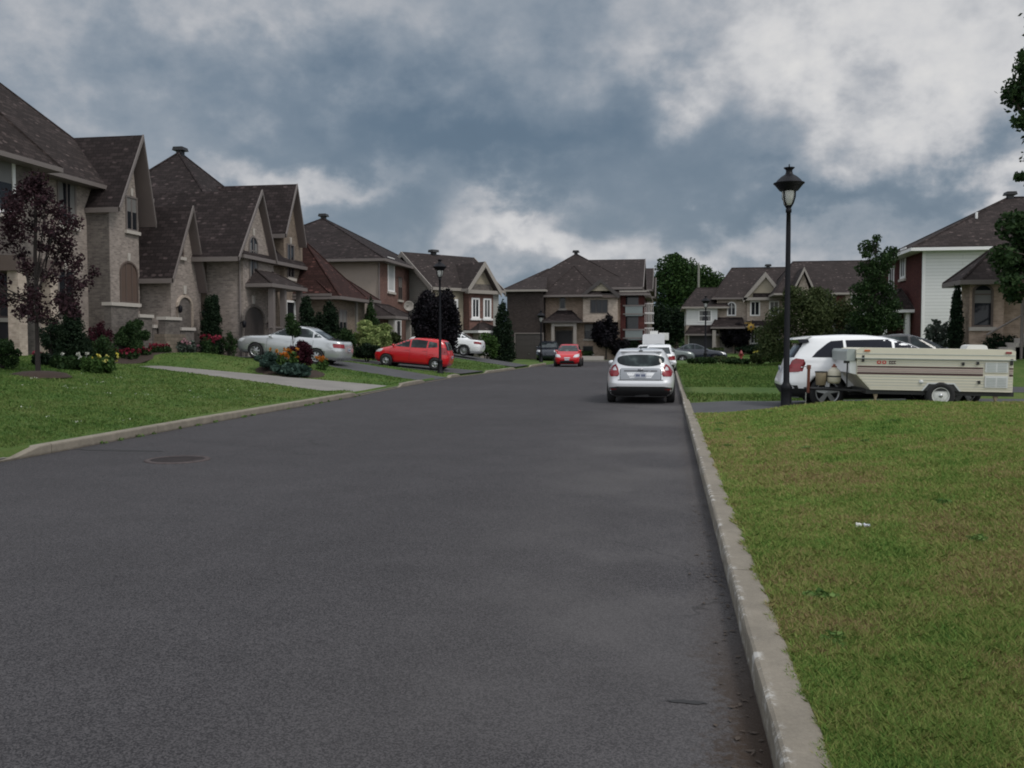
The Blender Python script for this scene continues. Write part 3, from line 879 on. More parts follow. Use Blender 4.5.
# shallow front projection at the far left, under its own little hip
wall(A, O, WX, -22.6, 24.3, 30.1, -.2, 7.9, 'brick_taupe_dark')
hip(A, O, -26, -21.9, 23.6, 30.8, 8.0, (-24.6, 27.2, -24.6, 27.4), 11.6, 'roof_brown')
q = hitX(-2, 213, -22.6); window(A, O, (-22.6, q.y, q.z), XP, 1.7, 2.0, frame='trim_white', nv=1, ft=.14, sill='stone')
q = hitX(67, 226, WX); window(A, O, (WX, q.y, q.z), XP, 1.15, 1.75, frame='trim', nv=1, key='stone', ft=.09)
q = hitX(66, 310, WX); window(A, O, (WX, q.y, q.z), XP, 1.0, 1.6, frame='trim', nv=1, key='stone')
q = hitX(4, 318, -22.6); window(A, O, (-22.6, q.y, q.z), XP, 1.5, 1.7, frame='trim_brown', nv=2)
# entry recess between two pale brick piers
q0 = hitX(28, 300, -22.0)
y0 = hitX(20, 300, -21.2).y; y1 = hitX(52, 300, -21.2).y
for yy in (y0, y1): wall(A, O, -21.5, -21.1, yy - .2, yy + .2, .4, 4.0, 'brick_pale', 'pillar')
wall(A, O, -22.6, -21.05, y0 - .35, y1 + .3, 4.0, 4.5, 'trim_brown', 'porch_roof')
door(A, O, (-22.6, (y0 + y1) / 2, 1.15), XP, 1.0, 2.3, 'door_dark')
# low side steps left of the piers
for k in range(5): wall(A, O, -21.9 + .0, -21.2, y0 - 1.9 + .0, y0 - .25 - k * .28, 1.0 + k * .18, 1.18 + k * .18, 'stone', 'step')
# tower gable with arched hall window
g1a = hitX(110, 250, -22.4).y; g1b = g1a + 3.0
e0 = hitX(119.5, 211, -21.85); e1 = hitX(156, 226, -21.85); ap = hitX(143, 135, -21.85)
gable(A, O, 'x', -30.5, -21.85, e0.y, e1.y, e0.z + .15, ap.z, 'roof_dark', ze1=e1.z + .15, apex=ap.y, ends=(0, 1), board=.17)
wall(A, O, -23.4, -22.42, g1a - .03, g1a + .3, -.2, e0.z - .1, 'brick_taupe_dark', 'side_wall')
gwall(A, O, 'x', -24, -22.4, g1a, e1.y - .45, -.2, e0.z, ap.z - .55, 'brick_taupe', ze1=e1.z + .1, apex=ap.y)
q = hitX(131.5, 231, -22.4); window(A, O, (-22.4, q.y, q.z), XP, .85, 1.45, frame='trim', nv=1, key='stone')
q = hitX(129, 303, -22.4); window(A, O, (-22.4, q.y, q.z), XP, 1.3, 1.75, arch=.5, frame='trim_brown', nv=2, key='stone', pane='wood_blind')
# low projecting gable over the arch
e0 = hitX(173, 281, -20.8); e1 = hitX(207, 291, -20.8); ap = hitX(193, 206, -20.8)
gable(A, O, 'x', -25, -20.8, e0.y, e1.y, e0.z + .1, ap.z, 'roof_dark', ze1=e1.z + .1, apex=ap.y, ends=(0, 1), board=.17)
wy0 = hitX(171, 300, -21.2).y; wy1 = hitX(201, 300, -21.2).y
gwall(A, O, 'x', -23.5, -21.2, wy0, wy1, -.2, e0.z + .2, ap.z - .5, 'brick_taupe', apex=ap.y)
q = hitX(184.5, 330, -21.2)
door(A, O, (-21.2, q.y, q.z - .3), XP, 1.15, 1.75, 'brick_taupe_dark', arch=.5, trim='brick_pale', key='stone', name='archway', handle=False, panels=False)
wall_lamp(A, O, (-21.2, wy0 + .4, hitX(172, 308, -21.2).z), XP); wall_lamp(A, O, (-21.2, wy1 - .15, hitX(196, 313, -21.2).z), XP)
q = hitX(181, 257, -21.2); window(A, O, (-21.2, q.y, q.z), XP, .35, .5, nv=0)
# stepped stair parapets with pale copings
def parapet(xp, segs, mat_, base):
    for (pa, pb, py) in segs:
        a = hitX(pa, py, xp); b = hitX(pb, py, xp); z = (a.z + b.z) / 2
        wall(A, O, xp - .3, xp, a.y, b.y, base, z - .13, mat_, 'stair_wall')
        wall(A, O, xp - .36, xp + .06, a.y - .04, b.y + .06, z - .128, z, 'stone', 'coping')
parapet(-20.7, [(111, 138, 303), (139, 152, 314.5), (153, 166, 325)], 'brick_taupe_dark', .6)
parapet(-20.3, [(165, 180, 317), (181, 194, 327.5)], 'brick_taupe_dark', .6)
for k in range(6):
    a = hitX(165, 352 - k * 3.6, -20.1 - .02 * k); b = hitX(193, 352 - k * 3.6, -20.1)
    wall(A, O, -21.2, -19.95 - .06 * k, a.y + .05, b.y - .35, .7 + k * .0, a.z, 'paver', 'step')

# ---------------- B: second on the left
O = (-19.5, 45, 1.0)
B = house('stone brick house with arched garage and tall twin gables behind the silver sedan', O)
WX = -19.5
wall(B, O, -30.5, WX, 39.8, 50.4, -.1, 5.55, 'brick_tan')
hip(B, O, -31, -18.95, 39.3, 50.9, 5.62, (-25.2, 44.9, -25.2, 45.3), 11.5, 'roof_dark', vent=(-25.2, 45.1, 11.5))
e0 = hitX(239, 259, -18.9); e1 = hitX(277, 263, -18.9); ap = hitX(262, 190, -18.9)
gable(B, O, 'x', -24.5, -18.9, e0.y, e1.y, e0.z + .1, ap.z, 'roof_dark', ze1=e1.z + .1, apex=ap.y, ends=(0, 1), board=.16)
w0 = 39.75; w1 = hitX(274, 300, -19.2).y
gwall(B, O, 'x', -21, -19.2, w0, w1, -.1, e0.z + .1, ap.z - .45, 'brick_taupe', apex=ap.y)
q = hitX(253.5, 283, -19.2); window(B, O, (-19.2, q.y, q.z), XP, .95, 2.2, arch=.45, frame='trim', nv=1, nh=1, key='stone', trans=1.5)
q = hitX(253.5, 345, -19.2); door(B, O, (-19.2, q.y, .85), XP, 2.15, 2.45, 'garage_brown', arch=.75, key='stone', trim='brick_taupe_dark', name='garage_door')
wall_lamp(B, O, (-19.2, q.y - 1.35, 2.5), XP); wall_lamp(B, O, (-19.2, q.y + 1.35, 2.5), XP)
e0 = hitX(286, 236, -18.9); e1 = hitX(306, 246, -18.9); ap = hitX(297, 184, -18.9)
gable(B, O, 'x', -24.2, -18.9, e0.y, e1.y, e0.z + .1, ap.z, 'roof_dark', ze1=e1.z + .1, apex=ap.y, ends=(0, 1), board=.16)
w2 = hitX(284, 260, -19.3).y; w3 = hitX(302.5, 260, -19.3).y
gwall(B, O, 'x', -24, -19.3, w2, w3, -.1, e0.z + .1, ap.z - .5, 'brick_tan', apex=ap.y)
q = hitX(290.5, 278, -19.3); window(B, O, (-19.3, q.y, q.z), XP, .9, 1.75, frame='trim', nv=1, key='stone')
# porch: lean-to roof, columns, glazed door
pz = hitX(280, 285, -18.0).z
p0 = hitX(270, 290, -18.0).y; p1 = hitX(304, 290, -18.0).y
hip(B, O, -21, -17.9, p0, p1 + .1, pz, (-19.9, (p0 + p1) / 2 - .3, -19.9, (p0 + p1) / 2 + .3), pz + 1.15, 'roof_grey', name='porch_roof')
for pxx in (272.5, 284, 300):
    yy = hitX(pxx, 320, -18.15).y; wall(B, O, -18.3, -18.05, yy - .12, yy + .12, .8, pz - .18, 'trim', 'column')
q = hitX(290, 325, -19.3); door(B, O, (-19.3, q.y, 1.5), XP, 1.0, 2.2, 'glass', trim='trim_white')
wall(B, O, -19.4, -18.0, p0 + .1, p1 - .1, .5, 1.45, 'stone', 'porch_floor')
for k in range(4): wall(B, O, -18.0, -17.7 + .28 * (3 - k) , p1 - 1.7, p1 - .3, .5, .75 + k * .17, 'stone', 'step')
downpipe(B, O, -19.35, 39.72, .8, 5.5); 
mb = MB(); mb.prism([(p0 + .2, 2.3), (p0 + 1.6, 2.3), (p0 + 1.6, 2.38), (p0 + .2, 2.38)], 'x', -18.2, -18.1)
for k in range(12): mb.box(-18.18, -18.14, p0 + .25 + k * .12, p0 + .28 + k * .12, 1.45, 2.3)
mb.build('railing', 'trim', B, O)

# ---------------- C: low house with a red-brown roof
O = (-18, 51, 1.0)
Cc = house('low bungalow with reddish brown hipped roof behind the silver sedan and red hatchback', O)
wall(Cc, O, -28, -18.0, 46.2, 53.4, 0, 4.1, 'brick_tan')
hip(Cc, O, -29, -17.2, 45.6, 54.0, 4.15, (-23.2, 49.6, -23.2, 50.0), 8.4, 'roof_red')
wall(Cc, O, -18, -17.3, 46.2, 49.6, 0, 4.0, 'brick_tan')
hip(Cc, O, -22, -16.7, 45.6, 50.2, 4.02, (-19.4, 47.8, -19.4, 48.0), 7.0, 'roof_red')
q = hitX(352, 323, -18.0); window(Cc, O, (-18.0, q.y, q.z), XP, 1.3, 1.3, frame='trim_brown', nv=0, sill='stone')
window(Cc, O, (-17.3, 47.6, 1.9), XP, 1.2, 1.5, frame='trim', nv=1)
for yy in (50.0, 52.9): wall(Cc, O, -17.6, -17.3, yy - .14, yy + .14, .5, 4.0, 'trim_pale', 'column')
door(Cc, O, (-18.0, 50.3, 1.3), XP, .95, 2.1, 'door_dark')

# ---------------- D: two-storey, pyramid roof
O = (-18.4, 62, .8)
D = house('two-storey beige house with dark pyramid roof just beyond the reddish roofed bungalow', O)
c0 = hitX(383, 264, -18.4)
wall(D, O, -29, -18.4, 57.2, 68, 0, 6.9, 'stucco')
wall(D, O, -20, -18.32, 57.3, 67.9, 0, 6.88, 'brick_rose', 'front_wall')
hip(D, O, -29.8, -17.7, 56.5, 68.8, 6.95, (-24.1, 62.5, -24.1, 62.8), 10.4, 'roof_dark', vent=(-24.1, 62.6, 10.4))
q = hitX(391, 292, -18.32); window(D, O, (-18.32, q.y, q.z), XP, 1.5, 2.3, frame='trim_white', nv=0, pane='curtain', ft=.12)
q = hitX(400, 300, -18.32); window(D, O, (-18.32, q.y, q.z), XP, .9, 1.6, frame='trim_brown', nv=1)
downpipe(D, O, -18.28, 57.12, .6, 6.8)
# porch with a sloping little gable roof
pA = hitX(394, 308, -16.8); pB = hitX(412, 318, -16.8)
hip(D, O, -18.6, -16.6, pA.y - .4, pB.y + .2, pB.z, (-18.2, pA.y + .5, -18.2, pB.y - .6), pA.z + .3, 'roof_grey', name='porch_roof')
for yy in (pA.y, pB.y - .3): wall(D, O, -17.1, -16.8, yy - .15, yy + .15, .5, pB.z - .2, 'trim_pale', 'column')
q = hitX(396, 340, -18.32); door(D, O, (-18.32, q.y + .5, 1.0), XP, .95, 2.1, 'door_dark', trim='trim_white')
window(D, O, (-18.32, c0.y + 1.6, 1.9), XP, 1.5, 1.5, frame='trim_white', nv=1)
mb = MB(); dc = hitX(408.5, 306, -16.5); Rr = .47
for k in range(5):
    pass
mb.lathe([(0, .0), (.14, .015), (.25, .055), (.33, .11), (.315, .12), (.24, .07), (.13, .03), (0, .015)], n=24, axis='y'); mb.xf(Matrix.Rotation(R(180 + 25), 4, 'Z'))
ds = empty('satellite_dish', tuple(dc), 0, 'small round pale satellite dish on the porch roof of the beige pyramid roofed house', 'satellite dish')
mb.build('dish', 'trim_pale', ds); MB().tube([(0, 0, 0), (-.05, -.3, .0)], .02, 6).build('feed_arm', 'metal_black', ds); MB().tube([(0, .02, 0), (0, .05, -.5), (0, .05, -.9)], .03, 6).build('mast', 'metal_black', ds)

# ---------------- G: set at an angle where the street bends
f = hitY(404, 252, 64.5)
yawG = R(-38); ex = Vector((math.cos(yawG), math.sin(yawG), 0)); ey = Vector((-math.sin(yawG), math.cos(yawG), 0))
org = Vector((f.x, f.y, .4)) + ex * 3.3
G = empty('brick_house', tuple(org), yawG, 'gabled brick and cream house set at an angle behind the white coupe', 'house')
Z = (0, 0, 0); zr = f.z - .4; ze = 5.05
gwall(G, Z, 'y', 0.1, 6.2, -6.4, 0, -.6, ze - .1, zr - .3, 'siding_grey')
gable(G, Z, 'y', -.3, 6.5, -6.8, .4, ze, zr, 'roof_grey', ends=(1, 1), board=.3, fas='trim_pale')
roof_vent(G, Z, (-3.2, 2.6, zr))
wall(G, Z, 0, .12, .12, 2.7, -.6, ze - .15, 'siding_cream', 'front_wall')
gy0, gy1 = 2.75, 5.0
gwall(G, Z, 'x', -1, .75, gy0, gy1, -.6, ze - .1, ze - .05, 'brick_rose')
gwall(G, Z, 'x', -2, .70, gy0, gy1, ze - .05, ze + .05, ze + 1.7, 'siding_cream', name='gable_wall')
gable(G, Z, 'x', -3, 1.15, gy0 - .45, gy1 + .45, ze - .05, ze + 1.95, 'roof_grey', ends=(0, 1), board=.36, fas='trim_pale')
mb = MB(); mb.box(.76, 1.1, gy0 - .4, gy1 + .4, ze - .35, ze - .1); mb.build('trim_board', 'trim_pale', G, Z)
mb = MB(); mb.box(.71, .78, gy0 + .2, gy1 - .2, ze - .08, ze + .35); mb.build('trim_board', 'brick_taupe_dark', G, Z)
for yy in (gy0 + .55, gy0 + 1.65): window(G, Z, (.75, yy, 2.95), XP, .75, 1.45, frame='trim_white', nv=1, ft=.12, sill='trim_white')
window(G, Z, (.12, 1.7, 3.0), XP, 1.0, 1.3, frame='trim_white', nv=1, ft=.14)
wall(G, Z, .75, 1.6, gy0 + .3, gy1 - .3, -.6, 2.0, 'trim_pale', 'bay')
hip(G, Z, .2, 1.85, gy0 - .1, gy1 + .1, 2.05, (.85, gy0 + .9, .85, gy1 - .9), 2.6, 'roof_grey', fas='trim_white', name='bay_roof')
for yy in (gy0 + .65, gy0 + 1.6): window(G, Z, (1.6, yy, .35), XP, .8, 1.5, frame='trim_white', nv=1, ft=.12, sill=None)
window(G, Z, (.12, 1.5, .5), XP, 1.4, 1.5, frame='trim_white', nv=2)

# ---------------- centre house facing the camera across the bend
Y0 = 80.0
hy = lambda px, py, Y=Y0: hitY(px, py, Y)
O = (hy(575, 360).x, Y0, .1)
H = house('wide beige brick house facing down the street with brick balconies at its right end', O)
xl = hy(506, 300).x; xm = hy(541, 300).x; xr_ = hy(622, 300).x; xe = hy(644, 300).x
ze = hy(560, 295).z
wall(H, O, xm, xr_, Y0, Y0 + 12, -.5, ze, 'brick_beige')
# left garage wing, dark brick, stands forward
YL = 77.9 + .4
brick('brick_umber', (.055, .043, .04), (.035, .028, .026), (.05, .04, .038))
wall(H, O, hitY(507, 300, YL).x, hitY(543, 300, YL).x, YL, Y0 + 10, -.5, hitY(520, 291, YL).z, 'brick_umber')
hip(H, O, hitY(503, 300, YL).x, hitY(546, 300, YL).x, YL - .4, Y0 + 11, hitY(520, 290, YL).z, (hitY(538, 300, YL).x, Y0 + 5, hitY(538, 300, YL).x + .05, Y0 + 5.0), hitY(520, 290, YL).z + 2.3, 'roof_grey', fas='trim_pale')
gq = hitY(529, 362, YL); door(H, O, (gq.x, YL, .15), YN, 2.35, 2.2, 'garage_brown', trim='trim', name='garage_door')
wall_lamp(H, O, (hitY(541, 312, YL).x, YL, hitY(541, 312, YL).z), YN)
# great roof: ridge
Yr = Y0 + 6
ap = hy(576, 254, Yr); rr = hy(646, 259, Yr)
hip(H, O, hy(505, 290, Y0 - .6).x, hy(650, 290, Y0 - .6).x, Y0 - .6, Y0 + 12.6, ze + .05, (ap.x, Yr, ap.x + .02, Yr), ap.z, 'roof_grey', vent=(ap.x, Yr, ap.z))
gable(H, O, 'x', ap.x + .5, hy(645, 290, Yr).x, Y0 - .3, Y0 + 12.3, ze + .6, rr.z, 'roof_grey', ends=(0, 1))
fr = hy(571, 268, Y0 - .5)
hip(H, O, hy(541, 296, Y0 - 1.4).x, hy(602, 296, Y0 - 1.4).x, Y0 - 1.4, Y0 + 6, ze - .08, (fr.x, Y0 + 2, fr.x + .02, Y0 + 2.02), hy(571, 266, Y0 + 2).z, 'roof_grey')
# upper bay with a little cream gable
wall(H, O, hy(584, 300).x, hy(618, 300).x, Y0 - .9, Y0 + .5, hy(600, 322, Y0 - .9).z, ze - .1, 'brick_pale', 'bay')
gable(H, O, 'y', Y0 - 1.3, Y0 + 3, hy(583, 300).x, hy(620, 300).x, ze - .05, hy(600, 279, Y0 - 1.3).z, 'roof_grey', ends=(1, 0), board=.3, fas='garage_brown')
mb = MB(); a_ = hy(590, 291, Y0 - 1.15); b__ = hy(610, 291, Y0 - 1.15); mb.prism([(a_.x, a_.z), (b__.x, a_.z), ((a_.x + b__.x) / 2, hy(600, 282, Y0).z)], 'y', Y0 - 1.2, Y0 - 1.0); mb.build('gable_panel', 'siding_cream', H, O)
wall(H, O, hy(583, 300).x, hy(619, 300).x, Y0 - 1.25, Y0, ze - .32, ze - .08, 'trim_brown', 'trim_board')
q = hy(599, 313, Y0 - .9); window(H, O, (q.x, Y0 - .9, q.z), YN, 1.5, 1.15, frame='garage_brown', nv=2, sill=None)
q = hy(562.5, 309); window(H, O, (q.x, Y0, q.z), YN, .55, 1.05, frame='trim_pale', nv=0)
q = hy(593, 339); window(H, O, (q.x, Y0, q.z), YN, 1.5, 1.3, frame='garage_brown', nv=1)
q = hy(588, 354); window(H, O, (q.x, Y0, q.z), YN, .9, .7, frame='garage_brown', nv=0, sill='stone')
# entry porch
x0 = hy(549, 320, Y0 - 1.6).x; x1 = hy(577, 320, Y0 - 1.6).x
hip(H, O, x0 - .4, x1 + .4, Y0 - 2.0, Y0 + .5, hy(560, 321, Y0 - 2).z, (x0 + .6, Y0 - .3, x1 - .6, Y0 - .3), hy(560, 311, Y0 - .3).z, 'roof_dark', name='porch_roof', fas='garage_brown')
for xx in (hy(553, 330, Y0 - 1.7).x, hy(575, 330, Y0 - 1.7).x): wall(H, O, xx - .13, xx + .13, Y0 - 1.85, Y0 - 1.6, -.2, hy(560, 321, Y0 - 2).z - .15, 'trim_pale', 'column')
mb = MB(); mb.box(hy(553, 330, Y0 - 1.7).x, hy(575, 330, Y0 - 1.7).x, Y0 - 1.84, Y0 - 1.62, hy(560, 321, Y0 - 2).z - .45, hy(560, 321, Y0 - 2).z - .2); mb.build('lintel', 'trim_pale', H, O)
q = hy(564, 358); door(H, O, (q.x, Y0, .3), YN, 1.4, 2.3, 'door_dark')
wall(H, O, hy(582, 357, Y0 - 2).x, hy(604, 357, Y0 - 2).x, Y0 - 2.2, Y0 - 2, -.2, hy(590, 356, Y0 - 2).z, 'stone', 'coping')
# brick end with stacked balconies
wall(H, O, xr_, xe, Y0 + 1.6, Y0 + 12, -.5, ze + .3, 'brick_red', 'end_wall')
for pxx in (623, 641): 
    xx = hy(pxx, 320).x; wall(H, O, xx - .22, xx + .22, Y0 - .1, Y0 + .35, -.5, ze + .2, 'brick_red', 'pillar')
wall(H, O, xr_ - .2, xe + .4, Y0 - .4, Y0 + .1, ze + .1, ze + .32, 'trim_pale', 'fascia')
for py in (305, 329):
    z = hy(630, py).z; b1 = wall(H, O, xr_ + .1, xe + .1, Y0 - .3, Y0 + 1.6, z - .12, z, 'trim', 'balcony')
    zb = z - .95 if py == 305 else z - .95
    mb = MB(); mb.box(xr_ + .3, xe - .1, Y0 - .22, Y0 - .18, zb, z - .13); mb.build('balcony_panel', 'paint_grey', b1, O)
    z2 = hy(630, py + 8.5).z; wall(H, O, xr_ + .1, xe + .1, Y0 - .28, Y0 + 1.6, z2 - .1, z2, 'trim', 'balcony_floor')
    door(H, O, ((xr_ + xe) / 2, Y0 + 1.6, z2), YN, 1.4, 2.1, 'glass_far', trim='trim_pale', name='patio_door')
# white railed balconies on the far side
for py in (304, 314, 328.5):
    mb = MB(); xx = hy(646.5, py, Y0 + 3).x; z = hy(646, py, Y0 + 3).z
    for k in range(9): mb.box(xx - .55 + k * .14, xx - .52 + k * .14, Y0 + 2.6, Y0 + 2.63, z - .75, z)
    mb.box(xx - .6, xx + .65, Y0 + 2.58, Y0 + 2.65, z, z + .06); mb.box(xx - .6, xx + .65, Y0 + 2.58, Y0 + 5, z - .85, z - .75)
    mb.build('balcony_rail', 'trim_white', H, O)

# row of roofs receding behind the centre house
for i, (pa, pt, YY, m_, lab) in enumerate(((650, 276, 97, 'brick_taupe_dark', 'narrow brown house end directly behind the balconies of the centre house'), (653, 285, 112, 'brick_tan', 'farther tan house end behind the brown one, beside the tall green tree'))):
    p = hitY(pa, pt, YY); OO = (p.x - 5, YY, .1)
    hh = house(lab, OO)
    wall(hh, OO, p.x - 10, p.x - .1, YY, YY + 10, -.5, p.z - 1.5, m_)
    gable(hh, OO, 'x', p.x - 10, p.x + .3, YY - .5, YY + 10.5, p.z - 1.4, p.z + 1.2, 'roof_grey')
    window(hh, OO, (p.x - 1.2, YY, 4.2), YN, 1.2, 1.3, frame='trim_white'); window(hh, OO, (p.x - 1.2, YY, 1.2), YN, 1.2, 1.3, frame='trim_white')

# ---------------- E: cream gabled house right of the gap
Y0 = 89.0
hy = lambda px, py, Y=None: hitY(px, py, Y0 if Y is None else Y)
O = (hy(735, 350).x, Y0, .6)
E = house('beige two-storey house with white windows and a broad front gable, behind the dark parked sedan', O)
ze = hy(730, 298).z; xa, xb = hy(717, 300).x, hy(796, 300).x
wall(E, O, xa, xb, Y0, Y0 + 10, -.3, ze, 'brick_pale')
rz = hy(740, 268, Y0 + 5)
hip(E, O, xa - .5, xb + 1.5, Y0 - .5, Y0 + 10.5, ze, (hy(732, 268, Y0 + 5).x, Y0 + 5, hy(800, 268, Y0 + 5).x, Y0 + 5), rz.z, 'roof_grey', vent=(hy(768, 268, Y0 + 5).x, Y0 + 5, rz.z))
ga, gb = hy(743, 298, Y0 - 1).x, hy(787, 298, Y0 - 1).x
wall(E, O, ga + .4, gb - .2, Y0 - .7, Y0 + .5, hy(760, 321, Y0 - .7).z, ze, 'brick_pale', 'bay')
gable(E, O, 'y', Y0 - 1.2, Y0 + 5, ga, gb, ze - .1, hy(764, 272, Y0 - 1.2).z, 'roof_grey', ends=(1, 0), board=.42, fas='trim_pale')
mb = MB(); mb.prism([(ga + .5, ze), (gb - .5, ze), ((ga + gb) / 2, hy(764, 275, Y0 - 1).z)], 'y', Y0 - 1.0, Y0 - .8); mb.build('gable_panel', 'siding_cream', E, O)
wall(E, O, ga + .02, gb - .02, Y0 - 1.24, Y0 - .7, ze - .28, ze - .02, 'trim_pale', 'trim_board')
wall(E, O, ga + .9, gb - .9, Y0 - 1.12, Y0 - 1.0, ze - .018, ze + .38, 'roof_dark', 'trim_board')
for (px, py, w_, h, ar) in ((731.5, 316, .85, 1.35, .42), (755, 316, .9, 1.4, 0), (774, 316, .9, 1.4, 0)):
    yy = Y0 if px < 740 else Y0 - .7
    q = hy(px, py, yy); window(E, O, (q.x, yy, q.z), YN, w_, h, arch=ar, frame='trim_white', nv=1, ft=.12, sill=None)
q = hy(754, 344); window(E, O, (q.x, Y0, q.z), YN, .8, 1.7, frame='trim_white', nv=1, ft=.12); q = hy(775, 344); window(E, O, (q.x, Y0, q.z), YN, .9, 1.7, frame='trim_white', nv=1, ft=.12)
hip(E, O, ga + .3, gb + .2, Y0 - 1.5, Y0 + .2, hy(760, 326, Y0 - 1.5).z, (ga + 1, Y0 - .6, gb - 1, Y0 - .6), hy(760, 320, Y0 - .6).z, 'roof_grey', fas='trim_pale', name='bay_roof')
# entry porch roof
hip(E, O, hy(711, 327, Y0 - 1.8).x, hy(745, 327, Y0 - 1.8).x, Y0 - 1.8, Y0 + .3, hy(725, 327, Y0 - 1.8).z, (hy(716, 319, Y0).x, Y0 - .2, hy(742, 319, Y0).x, Y0 - .2), hy(725, 318, Y0).z, 'roof_dark', name='porch_roof')
xx = hy(714, 340, Y0 - 1.6).x; wall(E, O, xx - .16, xx + .16, Y0 - 1.75, Y0 - 1.45, .2, hy(725, 329, Y0 - 1.8).z - .1, 'trim_pale', 'column')
q = hy(726, 355); door(E, O, (q.x, Y0, .7), YN, 1.0, 2.1, 'garage_beige')
# garage wing
xg0, xg1 = hy(686, 330).x, hy(717, 330).x; zg = hy(700, 307, Y0 - .5).z
YG = Y0 - .5
wall(E, O, xg0, xg1, YG, Y0 + 8, hy(700, 325, YG).z, zg, 'siding_white', 'upper_wall')
wall(E, O, xg0 + .02, xg1, YG + .05, Y0 + 8, -.3, hy(700, 325, YG).z - .01, 'brick_pale')
hip(E, O, xg0 - .4, xg1 + 1, YG - .4, Y0 + 8.4, zg, (hy(697, 288, Y0 + 4).x, Y0 + 4, hy(717, 288, Y0 + 4).x, Y0 + 4), hy(700, 288, Y0 + 4).z, 'roof_brown', fas='trim_pale')
hip(E, O, xg0 - .1, xg1 + .05, YG - .9, YG + .06, hy(700, 334, YG - .9).z, (xg0 + .4, YG - .05, xg1 - .4, YG - .05), hy(700, 326, YG).z, 'roof_dark', name='skirt_roof', fas='trim')
q = hy(705, 322, YG); window(E, O, (q.x, YG, q.z), YN, 1.25, 1.15, frame='trim_white', nv=0, nh=1, ft=.12, sill=None)
q = hy(701.5, 352, YG); door(E, O, (q.x, YG + .05, .55), YN, 2.3, 2.0, 'door_dark', trim='trim_white', name='garage_door')
up = empty('utility_pole', (hy(698.5, 290, 104).x, 104, .5), 0, 'plain grey utility pole rising behind the cream garage wing', 'pole')
zt = hitY(698.5, 264, 104).z - .5; MB().tube([(0, 0, -.2), (0, 0, zt)], [.16, .11], 8).build('pole', 'pole_wood', up); MB().tube([(0, 0, zt - .1), (0, 0, zt + .12)], [.05, .03], 6).build('cap', 'vent', up)

# ---------------- F: next right, longer roof and narrow gable
Y0 = 84.0
O = (hy(830, 350).x, Y0, .6)
Fh = house('brown roofed house with a narrow steep gable, half hidden behind the olive willow', O)
xa, xb = hy(797, 300).x, hy(902, 300).x; ze = hy(850, 293).z
wall(Fh, O, xa, xb, Y0, Y0 + 10, -.3, ze, 'brick_pale')
hip(Fh, O, xa - 2, xb + 1, Y0 - .5, Y0 + 10.5, ze, (hy(793, 261, Y0 + 5).x, Y0 + 5, hy(890, 261, Y0 + 5).x, Y0 + 5), hy(850, 261, Y0 + 5).z, 'roof_grey', fas='trim_pale')
wall(Fh, O, hy(836, 300).x, hy(845, 300).x, Y0 - .08, Y0 + .02, -.3, ze - .22, 'brick_red', 'front_wall')
e0 = hy(793, 290, Y0 - 1.4); e1 = hy(815, 290, Y0 - 1.4); ap = hy(805, 267, Y0 - 1.4)
gable(Fh, O, 'y', Y0 - 1.4, Y0 + 4, e0.x, e1.x, e0.z, ap.z, 'roof_grey', ends=(1, 0), board=.3, fas='trim_pale')
gwall(Fh, O, 'y', Y0 - 1.0, Y0 + 2, e0.x + .4, e1.x - .4, -.3, e0.z, ap.z - .5, 'brick_pale')
for (px, py) in ((832, 306), (856, 306), (884, 306)): q = hy(px, py); window(Fh, O, (q.x, Y0, q.z), YN, .9, 1.3, frame='trim_white', ft=.12)
for (px, py) in ((829, 338), (856, 338), (880, 338)): q = hy(px, py); window(Fh, O, (q.x, Y0, q.z), YN, 1.4, 1.5, frame='trim_white', ft=.12)
door(Fh, O, (hy(868, 350).x, Y0, .7), YN, 1.0, 2.1, 'door_dark', trim='trim_white')

# ---------------- white-sided house on the right
CX, CY = 13.6, 52.9
O = (CX + 5, CY + 4, 1.1)
Wh = house('red brick house with a large blank white sided wall, right of the thin tree', O)
z1 = hitY(915, 249, CY).z
wall(Wh, O, CX + .06, 25.5, CY, CY + 9.6, -.1, z1, 'siding_white')
wall(Wh, O, CX, CX + .058, CY + .12, CY + 9.6, -.1, z1 - .02, 'brick_red', 'front_wall')
wall(Wh, O, CX - .03, CX + .12, CY - .03, CY + .1, -.1, z1, 'trim_white', 'corner_board')
hip(Wh, O, CX - .75, 26, CY - .6, CY + 10.2, z1, (19.4, CY + 4.8, 20.2, CY + 4.8), 10.0, 'roof_brown', fas='trim_white', vent=(19.5, CY + 4.8, 10.0))
mb = MB(); mb.tube([(17.0, CY + 2.5, 8), (17.0, CY + 2.5, 8.9)], .07, 6); mb.build('plumbing_vent', 'trim_white', Wh, O)
q = hitX(903, 279, CX); window(Wh, O, (CX, q.y, q.z), XN, 1.2, 1.8, frame='trim_white', nv=1, ft=.16)
window(Wh, O, (CX, CY + 7.0, 4.6), XN, 1.3, 1.7, frame='trim_white', nv=1, ft=.16)
# front porch with gable roof
wall(Wh, O, CX - 1.2, CX, CY + 5.5, CY + 9.6, -.1, 3.3, 'brick_red', 'porch_wall')
q = hitY(886, 302, CY + 1)
hip(Wh, O, CX - 1.7, CX + .02, CY + 1.6, CY + 10, 3.45, (CX - .4, CY + 3, CX - .4, CY + 8.6), 4.7, 'roof_brown', fas='trim_white', name='porch_roof')
for k in (0, 1): wall(Wh, O, CX - 1.6 + k * 1.2, CX - 1.4 + k * 1.2, CY + 1.8, CY + 2.0, .4, 3.3, 'trim_white', 'column')
door(Wh, O, (CX - .0, CY + 3.0, 1.1), XN, 1.0, 2.1, 'door_dark', trim='trim_white')
wall(Wh, O, CX - 1.6, CX - .02, CY + 1.7, CY + 5.45, .2, 1.05, 'stone', 'porch_floor')
